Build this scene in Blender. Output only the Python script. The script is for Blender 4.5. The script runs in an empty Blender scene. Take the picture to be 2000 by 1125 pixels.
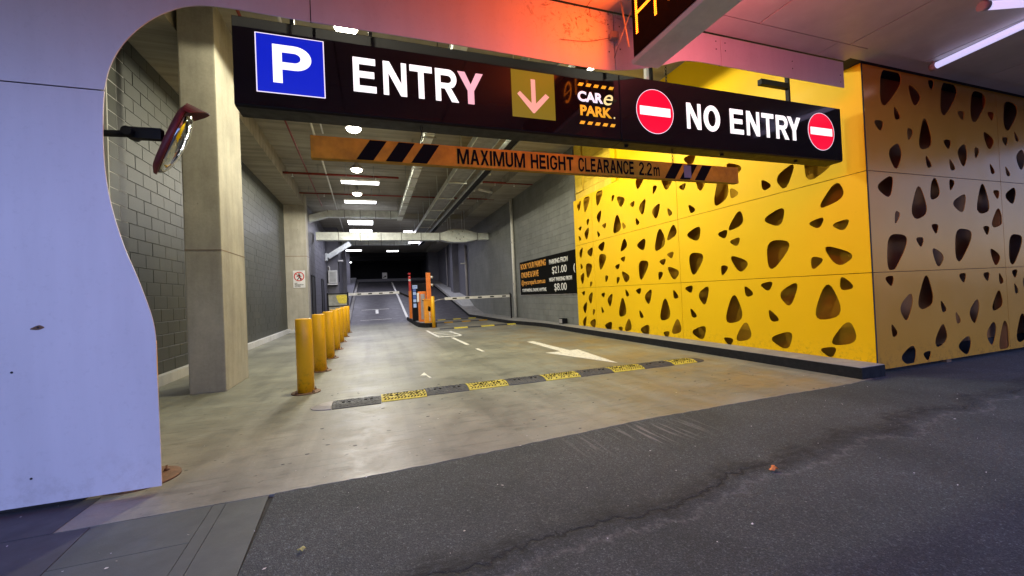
import bpy, bmesh, math, random
from mathutils import Vector, Matrix
random.seed(7)
scene = bpy.context.scene
C = scene.collection
PI = math.pi

# ---------------------------------------------------------------- camera
cam_data = bpy.data.cameras.new("camera")
cam = bpy.data.objects.new("camera", cam_data)
C.objects.link(cam)
scene.camera = cam
cam_data.sensor_width = 36.0
cam_data.lens = 14.286
cam_data.clip_start = 0.05
cam_data.clip_end = 600
RC = [[0.94462066, -0.03799018, 0.32595791], [-0.32516594, 0.02560831, 0.94531017], [-0.04425973, -0.99894993, 0.01183702]]
cam.matrix_world = Matrix(((RC[0][0], -RC[0][1], -RC[0][2], 0), (RC[1][0], -RC[1][1], -RC[1][2], 0),
                           (RC[2][0], -RC[2][1], -RC[2][2], 1.15), (0, 0, 0, 1)))

# ---------------------------------------------------------------- world, exposure
world = bpy.data.worlds.new("World"); scene.world = world; world.use_nodes = True
wn = world.node_tree.nodes; wl = world.node_tree.links
bg = wn['Background']
sky = wn.new('ShaderNodeTexSky'); sky.sky_type = 'NISHITA'; sky.sun_disc = False
sky.sun_elevation = math.radians(40.0); sky.sun_rotation = math.radians(200)
tint = wn.new('ShaderNodeMix'); tint.data_type = 'RGBA'; tint.blend_type = 'MULTIPLY'; tint.inputs[0].default_value = 1
tint.inputs[7].default_value = (0.82, 0.93, 1.70, 1)
wl.new(sky.outputs[0], tint.inputs[6]); wl.new(tint.outputs[2], bg.inputs[0])
bg.inputs[1].default_value = 0.15
SKY = bg
vs = scene.view_settings
vs.view_transform = 'Standard'; vs.look = 'None'; vs.gamma = 1; vs.exposure = 0.0; vs.use_curve_mapping = False
scene.render.engine = 'CYCLES'

# ---------------------------------------------------------------- material helpers
def new_mat(name):
    m = bpy.data.materials.new(name); m.use_nodes = True
    nt = m.node_tree
    return m, nt, nt.nodes['Principled BSDF'], nt.nodes, nt.links
def setc(s, c): s.default_value = (c[0], c[1], c[2], 1)
def noise(nt, pos, scale, detail=6, rough=0.6, stretch=None, off=(0, 0, 0), dist=0):
    n = nt.nodes.new('ShaderNodeTexNoise'); n.inputs['Scale'].default_value = scale
    n.inputs['Detail'].default_value = detail; n.inputs['Roughness'].default_value = rough
    n.inputs['Distortion'].default_value = dist
    mp = nt.nodes.new('ShaderNodeMapping'); nt.links.new(pos, mp.inputs[0])
    if stretch: mp.inputs['Scale'].default_value = stretch
    mp.inputs['Location'].default_value = off
    nt.links.new(mp.outputs[0], n.inputs['Vector'])
    return n.outputs['Fac']
def ramp(nt, fac, stops):
    r = nt.nodes.new('ShaderNodeValToRGB'); e = r.color_ramp.elements
    while len(e) < len(stops): e.new(0.5)
    for i, (p, c) in enumerate(stops):
        e[i].position = p
        e[i].color = (c, c, c, 1) if isinstance(c, (int, float)) else (c[0], c[1], c[2], 1)
    nt.links.new(fac, r.inputs[0])
    return r.outputs[0]
def mix(nt, fac, a, b, mode='MIX'):
    m = nt.nodes.new('ShaderNodeMix'); m.data_type = 'RGBA'; m.blend_type = mode
    for s, v in ((0, fac), (6, a), (7, b)):
        if hasattr(v, 'is_output'): nt.links.new(v, m.inputs[s])
        elif s == 0: m.inputs[0].default_value = v
        else: setc(m.inputs[s], v)
    return m.outputs[2]
def mth(nt, op, a, b=None, c=None):
    m = nt.nodes.new('ShaderNodeMath'); m.operation = op
    for i, v in enumerate((a, b, c)):
        if v is None: continue
        if hasattr(v, 'is_output'): nt.links.new(v, m.inputs[i])
        else: m.inputs[i].default_value = v
    return m.outputs[0]
def gpos(nt):
    return nt.nodes.new('ShaderNodeNewGeometry').outputs['Position']
def bump(nt, b, h, strength, dist):
    n = nt.nodes.new('ShaderNodeBump'); n.inputs['Strength'].default_value = strength; n.inputs['Distance'].default_value = dist
    nt.links.new(h, n.inputs['Height']); nt.links.new(n.outputs[0], b.inputs['Normal'])
def plain(name, col, rough=0.5, metal=0.0, var=0.12, scale=6, coat=0, bmp=0.0, bscale=60, spec=0.5):
    """painted or cast surface: base colour with a little uneven wear"""
    m, nt, b, N, L = new_mat(name)
    p = gpos(nt)
    f = noise(nt, p, scale, 6, 0.65)
    lo = [c * (1 - var) for c in col]; hi = [min(1, c * (1 + var)) for c in col]
    L.new(ramp(nt, f, [(0.3, lo), (0.7, hi)]), b.inputs['Base Color'])
    L.new(ramp(nt, noise(nt, p, scale * 2.3, 4), [(0.3, max(0, rough - 0.08)), (0.7, min(1, rough + 0.08))]), b.inputs['Roughness'])
    b.inputs['Metallic'].default_value = metal; b.inputs['Coat Weight'].default_value = coat
    b.inputs['Specular IOR Level'].default_value = spec
    if bmp: bump(nt, b, noise(nt, p, bscale, 5), bmp, 0.004)
    return m
def glow(name, col, strength, base=(0.02, 0.02, 0.02), rough=0.3):
    m, nt, b, N, L = new_mat(name)
    setc(b.inputs['Base Color'], base); setc(b.inputs['Emission Color'], col)
    b.inputs['Emission Strength'].default_value = strength; b.inputs['Roughness'].default_value = rough
    return m
M = {}
# driveway concrete
def concrete_floor():
    m, nt, b, N, L = new_mat('driveway_concrete'); p = gpos(nt)
    big = noise(nt, p, 0.7, 5, 0.6); mid = noise(nt, p, 3.5, 8, 0.7, dist=0.6); fine = noise(nt, p, 60, 4, 0.7)
    c = ramp(nt, big, [(0.3, (0.165, 0.165, 0.132)), (0.5, (0.245, 0.245, 0.196)), (0.72, (0.335, 0.336, 0.27))])
    c = mix(nt, 0.75, c, ramp(nt, mid, [(0.25, 0.62), (0.5, 0.95), (0.75, 1.15)]), 'MULTIPLY')
    tyre = noise(nt, p, 1.0, 4, 0.6, stretch=(2.6, 0.16, 1), off=(3.1, 0, 0))
    c = mix(nt, 0.75, c, ramp(nt, tyre, [(0.36, 0.70), (0.52, 1.0), (0.7, 1.08)]), 'MULTIPLY')
    scratch = noise(nt, p, 9, 3, 0.5, stretch=(0.25, 2.2, 1), off=(0, 4, 0), dist=1.2)
    c = mix(nt, 0.5, c, ramp(nt, scratch, [(0.34, 0.66), (0.42, 1.0)]), 'MULTIPLY')
    spots = noise(nt, p, 16, 2, 0.4, off=(7, 2, 0))
    c = mix(nt, ramp(nt, spots, [(0.25, 0.75), (0.29, 0.0)]), c, (0.05, 0.045, 0.04))
    c = mix(nt, 0.35, c, ramp(nt, fine, [(0.3, 0.75), (0.7, 1.2)]), 'MULTIPLY')
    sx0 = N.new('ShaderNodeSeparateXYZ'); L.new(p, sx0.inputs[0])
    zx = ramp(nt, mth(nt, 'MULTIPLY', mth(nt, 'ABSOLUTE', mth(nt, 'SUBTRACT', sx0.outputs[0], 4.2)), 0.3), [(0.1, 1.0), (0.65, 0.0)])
    c = mix(nt, mth(nt, 'MULTIPLY', zx, ramp(nt, noise(nt, p, 1.4, 6, 0.65, off=(1, 1, 0)), [(0.42, 0.0), (0.62, 0.7)])), c, (0.26, 0.185, 0.075))  # brownish stain, with bounce light from the yellow wall painted in
    marks = noise(nt, p, 5.5, 7, 0.75, stretch=(0.5, 2.4, 1), off=(9, 3, 0), dist=1.0)
    c = mix(nt, 0.55, c, ramp(nt, marks, [(0.36, 0.5), (0.44, 1.0), (0.6, 1.0), (0.68, 1.25)]), 'MULTIPLY')
    # dirt gathering along the street edge and darker deck far in on the slope
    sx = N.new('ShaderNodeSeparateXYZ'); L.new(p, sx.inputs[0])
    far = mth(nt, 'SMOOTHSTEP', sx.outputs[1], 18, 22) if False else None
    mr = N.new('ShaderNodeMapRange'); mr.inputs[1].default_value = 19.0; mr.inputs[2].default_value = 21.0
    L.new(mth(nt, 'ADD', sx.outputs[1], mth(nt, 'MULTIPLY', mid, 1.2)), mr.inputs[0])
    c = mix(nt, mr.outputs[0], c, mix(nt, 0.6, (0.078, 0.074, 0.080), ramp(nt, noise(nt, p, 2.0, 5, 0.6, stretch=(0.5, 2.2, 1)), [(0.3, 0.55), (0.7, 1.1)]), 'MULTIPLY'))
    L.new(c, b.inputs['Base Color'])
    L.new(ramp(nt, mid, [(0.3, 0.36), (0.7, 0.58)]), b.inputs['Roughness'])
    bump(nt, b, mth(nt, 'ADD', mth(nt, 'MULTIPLY', mid, 0.6), mth(nt, 'MULTIPLY', fine, 0.25)), 0.35, 0.006)
    return m
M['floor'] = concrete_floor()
def asphalt():
    m, nt, b, N, L = new_mat('street_asphalt'); p = gpos(nt)
    sp = N.new('ShaderNodeSeparateXYZ'); L.new(p, sp.inputs[0])
    X, Y = sp.outputs[0], sp.outputs[1]
    v = N.new('ShaderNodeTexVoronoi'); v.inputs['Scale'].default_value = 210; L.new(p, v.inputs['Vector'])
    v2 = N.new('ShaderNodeTexVoronoi'); v2.inputs['Scale'].default_value = 95; L.new(p, v2.inputs['Vector'])
    big = noise(nt, p, 0.9, 6, 0.65, dist=0.4)
    c = ramp(nt, big, [(0.3, (0.036, 0.044, 0.042)), (0.7, (0.080, 0.092, 0.090))])
    sep = N.new('ShaderNodeSeparateColor'); L.new(v.outputs['Color'], sep.inputs[0])
    c = mix(nt, 0.85, c, ramp(nt, sep.outputs[0], [(0.0, 0.55), (0.7, 1.05), (0.9, 1.5), (1.0, 2.6)]), 'MULTIPLY')
    sep2 = N.new('ShaderNodeSeparateColor'); L.new(v2.outputs['Color'], sep2.inputs[0])
    c = mix(nt, 0.6, c, ramp(nt, sep2.outputs[1], [(0.0, 0.7), (0.85, 1.0), (0.96, 1.9)]), 'MULTIPLY')
    # broken seam wandering across the footway and the pale worn line beside it
    wob = noise(nt, p, 1.6, 7, 0.62, stretch=(1, 0.2, 1))
    line = mth(nt, 'ADD', mth(nt, 'MULTIPLY', X, 0.085), 1.32)
    d = mth(nt, 'SUBTRACT', Y, mth(nt, 'ADD', line, mth(nt, 'MULTIPLY', wob, 0.75)))
    d = mth(nt, 'ADD', d, mth(nt, 'MULTIPLY', mth(nt, 'SUBTRACT', noise(nt, p, 11, 6, 0.75, off=(0, 8, 0)), 0.5), 0.11))
    fade = ramp(nt, noise(nt, p, 0.8, 4, off=(5, 5, 0)), [(0.44, 0.0), (0.56, 1.0)])
    crack = ramp(nt, mth(nt, 'ABSOLUTE', d), [(0.0, 1.0), (0.004, 0.8), (0.013, 0.0)])
    c = mix(nt, mth(nt, 'MULTIPLY', crack, mth(nt, 'MULTIPLY', fade, 0.95)), c, (0.012, 0.012, 0.013))
    wide = WIDE = ramp(nt, mth(nt, 'ABSOLUTE', mth(nt, 'SUBTRACT', d, 0.03)), [(0.0, 1.0), (0.06, 0.7), (0.13, 0.0)])
    c = mix(nt, mth(nt, 'MULTIPLY', wide, mth(nt, 'MULTIPLY', ramp(nt, noise(nt, p, 16, 7, 0.8, stretch=(0.7, 1.6, 1)), [(0.38, 0.0), (0.55, 1.0)]), ramp(nt, noise(nt, p, 0.9, 2, off=(2.2, 0, 0)), [(0.35, 0.3), (0.55, 1.0)]))), c, (0.014, 0.014, 0.015))
    d2 = mth(nt, 'SUBTRACT', mth(nt, 'ADD', d, 0.16), mth(nt, 'MULTIPLY', noise(nt, p, 5, 5, 0.7), 0.09))
    pale = ramp(nt, mth(nt, 'ABSOLUTE', d2), [(0.0, 0.42), (0.03, 0.0)])
    c = mix(nt, mth(nt, 'MULTIPLY', pale, ramp(nt, noise(nt, p, 22, 5, 0.7), [(0.42, 0.0), (0.6, 1.0)])), c, (0.26, 0.25, 0.25))
    # scrapes from car undersides near the driveway edge
    sc = noise(nt, p, 34, 3, 0.5, stretch=(1.0, 0.06, 1), off=(0.3, 0, 0))
    zone = mth(nt, 'MULTIPLY', ramp(nt, mth(nt, 'ABSOLUTE', mth(nt, 'SUBTRACT', X, 1.95)), [(0.1, 1.0), (0.75, 0.0)]),
               ramp(nt, mth(nt, 'ABSOLUTE', mth(nt, 'SUBTRACT', Y, 2.72)), [(0.1, 1.0), (0.34, 0.0)]))
    c = mix(nt, mth(nt, 'MULTIPLY', zone, ramp(nt, sc, [(0.52, 0.0), (0.64, 0.42)])), c, (0.42, 0.39, 0.37))
    L.new(c, b.inputs['Base Color']); b.inputs['Roughness'].default_value = 0.72
    h = mth(nt, 'ADD', mth(nt, 'MULTIPLY', v.outputs['Distance'], 0.8), mth(nt, 'MULTIPLY', noise(nt, p, 70, 3), 0.7))
    h = mth(nt, 'SUBTRACT', h, mth(nt, 'MULTIPLY', mth(nt, 'MULTIPLY', crack, fade), 3.0))
    h = mth(nt, 'ADD', h, mth(nt, 'MULTIPLY', WIDE, mth(nt, 'MULTIPLY', noise(nt, p, 30, 6, 0.8), 3.5)))
    bump(nt, b, h, 1.0, 0.006)
    return m
M['asphalt'] = asphalt()
def cast_concrete(name, a, c2, streak=0.5):
    m, nt, b, N, L = new_mat(name); p = gpos(nt)
    c = ramp(nt, noise(nt, p, 1.3, 7, 0.65), [(0.3, a), (0.7, c2)])
    c = mix(nt, streak, c, ramp(nt, noise(nt, p, 5, 5, 0.6, stretch=(1, 1, 0.15)), [(0.32, 0.6), (0.6, 1.08)]), 'MULTIPLY')
    c = mix(nt, 0.35, c, ramp(nt, noise(nt, p, 40, 3), [(0.3, 0.8), (0.7, 1.12)]), 'MULTIPLY')
    holes = noise(nt, p, 9, 2, 0.4, off=(2, 1, 5))
    c = mix(nt, ramp(nt, holes, [(0.2, 0.8), (0.235, 0.0)]), c, (0.05, 0.045, 0.04))
    L.new(c, b.inputs['Base Color']); b.inputs['Roughness'].default_value = 0.75
    bump(nt, b, noise(nt, p, 25, 6, 0.7), 0.3, 0.005)
    return m
M['column'] = cast_concrete('cast_column_concrete', (0.34, 0.315, 0.25), (0.50, 0.47, 0.38))
M['kerb_top'] = cast_concrete('kerb_concrete', (0.24, 0.23, 0.21), (0.36, 0.35, 0.32))
M['nib'] = cast_concrete('pale_concrete', (0.50, 0.50, 0.48), (0.62, 0.62, 0.60), 0.3)
def ceiling_mat():
    m, nt, b, N, L = new_mat('ceiling_concrete'); p = gpos(nt)
    c = ramp(nt, noise(nt, p, 0.9, 6, 0.65), [(0.3, (0.26, 0.238, 0.185)), (0.7, (0.39, 0.36, 0.285))])
    lines = noise(nt, p, 2.2, 4, 0.6, stretch=(0.12, 3.0, 1))
    c = mix(nt, 0.7, c, ramp(nt, lines, [(0.32, 0.62), (0.6, 1.1)]), 'MULTIPLY')
    L.new(c, b.inputs['Base Color']); b.inputs['Roughness'].default_value = 0.8
    bump(nt, b, lines, 0.5, 0.02)
    return m
M['ceiling'] = ceiling_mat()
def block_mat(name, a, c2, rough=0.55):
    m, nt, b, N, L = new_mat(name); p = gpos(nt)
    c = ramp(nt, noise(nt, p, 1.1, 6, 0.6), [(0.3, a), (0.7, c2)])
    oi = N.new('ShaderNodeObjectInfo')
    c = mix(nt, 0.5, c, ramp(nt, oi.outputs['Random'], [(0, 0.86), (1, 1.1)]), 'MULTIPLY')
    c = mix(nt, 0.35, c, ramp(nt, noise(nt, p, 4, 5, 0.6, stretch=(1, 1, 0.2)), [(0.35, 0.7), (0.6, 1.05)]), 'MULTIPLY')
    L.new(c, b.inputs['Base Color']); b.inputs['Roughness'].default_value = rough
    bump(nt, b, noise(nt, p, 90, 4, 0.7), 0.5, 0.003)
    return m
M['block'] = block_mat('grey_green_painted_block', (0.045, 0.049, 0.040), (0.065, 0.069, 0.057))
M['block_light'] = block_mat('mid_grey_painted_block', (0.145, 0.15, 0.13), (0.20, 0.206, 0.182))
M['mortar_light'] = plain('mid_grey_mortar', (0.12, 0.123, 0.11), 0.8)
M['mortar'] = plain('painted_mortar', (0.055, 0.059, 0.049), 0.7)
M['block_blue'] = block_mat('slate_grey_painted_block', (0.085, 0.085, 0.10), (0.125, 0.122, 0.14))
M['yellow_block'] = block_mat('yellow_painted_block', (0.72, 0.48, 0.03), (0.84, 0.58, 0.05))
M['yellow_mortar'] = plain('yellow_mortar', (0.45, 0.28, 0.02), 0.8)
M['slate'] = plain('slate_grey_render', (0.13, 0.128, 0.145), 0.6, bmp=0.3)
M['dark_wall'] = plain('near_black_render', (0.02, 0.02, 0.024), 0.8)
def panel_mat(name, lo, hi, rough, metal=0.0, coat=0.0, grime=0.25, aniso=False):
    m, nt, b, N, L = new_mat(name); p = gpos(nt)
    c = ramp(nt, noise(nt, p, 0.6, 4), [(0.3, lo), (0.7, hi)])
    c = mix(nt, grime, c, ramp(nt, noise(nt, p, 26, 6, 0.75), [(0.30, 0.45), (0.42, 1.0)]), 'MULTIPLY')
    sx = N.new('ShaderNodeSeparateXYZ'); L.new(p, sx.inputs[0])
    low = N.new('ShaderNodeMapRange'); low.inputs[1].default_value = 0.4; low.inputs[2].default_value = 0.02
    L.new(sx.outputs[2], low.inputs[0])
    c = mix(nt, mth(nt, 'MULTIPLY', low.outputs[0], ramp(nt, noise(nt, p, 18, 6, 0.8), [(0.5, 0.0), (0.66, 0.6)])), c, (0.05, 0.045, 0.03))
    L.new(c, b.inputs['Base Color']); b.inputs['Metallic'].default_value = metal
    L.new(ramp(nt, noise(nt, p, 3, 5, 0.6), [(0.3, rough - 0.05), (0.7, rough + 0.07)]), b.inputs['Roughness'])
    b.inputs['Coat Weight'].default_value = coat; b.inputs['Coat Roughness'].default_value = 0.12
    bump(nt, b, noise(nt, p, 1.1, 2, 0.4), 0.25, 0.03)
    return m
M['yellow_panel'] = panel_mat('yellow_lacquered_panel', (0.82, 0.49, 0.003), (0.88, 0.54, 0.004), 0.46, 0, 0.0, 0.1)
M['yellow_panel'].node_tree.nodes['Principled BSDF'].inputs['Specular IOR Level'].default_value = 0.16
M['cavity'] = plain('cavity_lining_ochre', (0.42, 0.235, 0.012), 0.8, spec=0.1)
M['bronze_panel'] = panel_mat('bronze_metal_panel', (0.56, 0.27, 0.030), (0.64, 0.315, 0.040), 0.20, 0.15, 0.0, 0.0)
M['bronze_panel'].node_tree.nodes['Principled BSDF'].inputs['Specular Tint'].default_value = (1.0, 0.75, 0.45, 1)
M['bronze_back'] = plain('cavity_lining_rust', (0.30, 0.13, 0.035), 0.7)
def fascia_mat():
    m, nt, b, N, L = new_mat('pale_fascia_panel'); p = gpos(nt)
    c = ramp(nt, noise(nt, p, 0.8, 4), [(0.3, (0.60, 0.60, 0.63)), (0.7, (0.66, 0.66, 0.69))])
    c = mix(nt, 0.18, c, ramp(nt, noise(nt, p, 30, 6, 0.7), [(0.3, 0.6), (0.45, 1.0)]), 'MULTIPLY')
    c = mix(nt, 0.22, c, ramp(nt, noise(nt, p, 2.2, 5, 0.6, stretch=(2.5, 1, 0.25)), [(0.3, 0.7), (0.6, 1.05)]), 'MULTIPLY')
    sx = N.new('ShaderNodeSeparateXYZ'); L.new(p, sx.inputs[0])
    zx = ramp(nt, mth(nt, 'ABSOLUTE', mth(nt, 'SUBTRACT', sx.outputs[0], 1.85)), [(0.1, 1.0), (0.75, 0.0)])
    lowz = N.new('ShaderNodeMapRange'); lowz.inputs[1].default_value = 0.35; lowz.inputs[2].default_value = 0.05; L.new(sx.outputs[2], lowz.inputs[0])
    c = mix(nt, mth(nt, 'MULTIPLY', lowz.outputs[0], ramp(nt, noise(nt, p, 9, 7, 0.75), [(0.5, 0.0), (0.7, 0.35)])), c, (0.30, 0.27, 0.24))
    zz = N.new('ShaderNodeMapRange'); zz.inputs[1].default_value = 3.24; zz.inputs[2].default_value = 3.5; L.new(sx.outputs[2], zz.inputs[0])
    web = ramp(nt, noise(nt, p, 9, 9, 0.8, dist=2.2), [(0.555, 0.0), (0.59, 0.9)])
    c = mix(nt, mth(nt, 'MULTIPLY', mth(nt, 'MULTIPLY', zx, zz.outputs[0]), web), c, (0.07, 0.05, 0.045))
    L.new(c, b.inputs['Base Color']); b.inputs['Roughness'].default_value = 0.42; b.inputs['Metallic'].default_value = 0.15
    bump(nt, b, noise(nt, p, 220, 2), 0.12, 0.001)
    return m
M['fascia'] = fascia_mat()
M['soffit'] = plain('soffit_panel_grey', (0.58, 0.57, 0.53), 0.45, var=0.14, scale=1.5)
M['dark_gap'] = plain('dark_recess', (0.02, 0.02, 0.022), 0.8)
M['black_gloss'] = glow('black_gloss_acrylic', (0, 0, 0), 0, base=(0.006, 0.005, 0.006), rough=0.06)
_b = M['black_gloss'].node_tree; _p = _b.nodes['Principled BSDF']; _p.inputs['Specular IOR Level'].default_value = 0.45
_b.links.new(ramp(_b, noise(_b, gpos(_b), 7, 6, 0.7), [(0.35, 0.03), (0.7, 0.11)]), _p.inputs['Roughness'])
M['black_metal'] = plain('black_metal', (0.008, 0.008, 0.009), 0.5, spec=0.15)
M['black_rubber'] = plain('worn_black_rubber', (0.055, 0.055, 0.06), 0.6, var=0.4, scale=30, bmp=0.6)
M['kerb_black'] = plain('black_kerb_paint', (0.012, 0.012, 0.012), 0.75, var=0.5, scale=12, bmp=0.4, spec=0.2)
M['galv'] = plain('galvanised_steel', (0.74, 0.78, 0.74), 0.42, 0.25, var=0.25, scale=3)
M['tray'] = plain('dull_zinc_tray', (0.30, 0.305, 0.29), 0.5, 0.3, var=0.3, scale=5)
M['red_pipe'] = plain('red_sprinkler_pipe', (0.22, 0.022, 0.014), 0.5, var=0.3)
M['white_pipe'] = plain('white_pipe', (0.66, 0.65, 0.60), 0.5)
M['rust'] = plain('rusty_steel', (0.17, 0.095, 0.05), 0.7, 0.2, var=0.4, scale=30, bmp=0.4)
M['bollard'] = panel_mat('safety_yellow_paint', (0.84, 0.43, 0.006), (0.92, 0.49, 0.008), 0.40, 0, 0.0, 0.35)
_n = M['bollard'].node_tree; _b = _n.nodes['Principled BSDF']; _l = _b.inputs['Base Color'].links[0].from_socket
_n.links.new(mix(_n, ramp(_n, noise(_n, gpos(_n), 14, 6, 0.75, stretch=(1, 1, 0.5)), [(0.66, 0.0), (0.72, 0.8)]), _l, (0.10, 0.06, 0.03)), _b.inputs['Base Color'])
M['hump_yellow'] = plain('worn_yellow_rubber', (0.58, 0.47, 0.055), 0.6, var=0.4, scale=40, bmp=0.7)
M['bar_orange'] = plain('amber_bar_paint', (0.38, 0.205, 0.010), 0.6, var=0.28, scale=9, spec=0.15)
M['orange'] = plain('orange_powder_coat', (0.80, 0.20, 0.02), 0.4)
M['amber'] = plain('amber_powder_coat', (0.85, 0.33, 0.01), 0.4)
M['grey_metal'] = plain('grey_powder_coat', (0.35, 0.33, 0.32), 0.45)
M['white'] = plain('white_paint', (0.72, 0.71, 0.68), 0.5)
M['ac_white'] = plain('aged_white_plastic', (0.50, 0.50, 0.46), 0.5)
M['print_black'] = plain('black_print', (0.006, 0.006, 0.005), 0.8, var=0.0, spec=0.05)
M['print_orange'] = plain('orange_print', (0.85, 0.36, 0.03), 0.5, var=0.0)
M['print_white'] = plain('white_print', (0.80, 0.79, 0.76), 0.5, var=0.0)
M['print_red'] = plain('red_print', (0.55, 0.02, 0.02), 0.5, var=0.0)
def worn_white():
    m, nt, b, N, L = new_mat('worn_line_paint'); p = gpos(nt)
    w = ramp(nt, noise(nt, p, 14, 7, 0.75), [(0.36, 0.0), (0.46, 1.0)])
    c = mix(nt, w, (0.33, 0.32, 0.28), (0.74, 0.73, 0.66)); L.new(c, b.inputs['Base Color']); b.inputs['Roughness'].default_value = 0.6
    return m
M['line'] = worn_white()
M['bluestone'] = plain('bluestone_paving', (0.070, 0.082, 0.080), 0.6, var=0.2, scale=3, bmp=0.25, bscale=120)
M['bluestone_dark'] = plain('bluestone_paving_dark', (0.058, 0.060, 0.068), 0.6, var=0.16, scale=3, bmp=0.25, bscale=120)
M['mirror_red'] = plain('faded_red_plastic', (0.13, 0.016, 0.022), 0.5)
mm, nt_, b_, N_, L_ = new_mat('mirror_glass'); setc(b_.inputs['Base Color'], (0.55, 0.56, 0.53)); b_.inputs['Metallic'].default_value = 1; b_.inputs['Roughness'].default_value = 0.06
bump(nt_, b_, noise(nt_, gpos(nt_), 9, 3), 0.3, 0.01)
M['mirror'] = mm
M['lamp_glow'] = glow('lamp_glass', (1.0, 0.93, 0.72), 30)
M['tube_glow'] = glow('tube_glass', (0.95, 0.95, 1.0), 9)
M['street_tube'] = glow('lavender_tube_glass', (0.62, 0.60, 1.0), 0.95, base=(0.6, 0.6, 0.65))
M['lit_white'] = glow('lit_white_letter', (1.0, 0.97, 0.98), 1.25, base=(0.5, 0.5, 0.5))
M['lit_pink'] = glow('lit_pink_letter', (0.95, 0.50, 0.60), 0.9, base=(0.3, 0.2, 0.2))
M['lit_lilac'] = glow('lit_lilac_letter', (0.90, 0.82, 0.98), 1.0, base=(0.5, 0.5, 0.5))
M['lit_blue'] = glow('lit_blue_sign', (0.002, 0.012, 0.52), 1.0, base=(0.002, 0.01, 0.12))
M['lit_red'] = glow('lit_red_disc', (0.85, 0.0, 0.03), 1.0, base=(0.4, 0.0, 0.01))
M['lit_olive'] = glow('dim_lit_olive_tile', (0.21, 0.14, 0.008), 1.0, base=(0.008, 0.006, 0.001))
M['lit_salmon'] = glow('lit_salmon_arrow', (0.85, 0.40, 0.33), 0.9, base=(0.2, 0.12, 0.1))
M['lit_orange'] = glow('lit_amber_letter', (0.85, 0.38, 0.02), 1.0, base=(0.4, 0.2, 0.02))
M['lit_cream'] = glow('lit_cream_letter', (0.95, 0.78, 0.35), 1.0, base=(0.4, 0.3, 0.1))
M['led'] = glow('amber_led', (1.0, 0.19, 0.008), 7.5)
M['screen'] = glow('screen_light', (0.35, 0.45, 0.65), 0.9)
M['screen_blue'] = glow('screen_blue', (0.04, 0.10, 0.32), 0.9)
M['leaf'] = plain('dry_leaf', (0.45, 0.42, 0.12), 0.6)
M['litter'] = plain('orange_wrapper', (0.85, 0.22, 0.04), 0.6, var=0.4, scale=60)
M['scrap'] = plain('paper_scraps', (0.7, 0.69, 0.66), 0.7)

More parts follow.
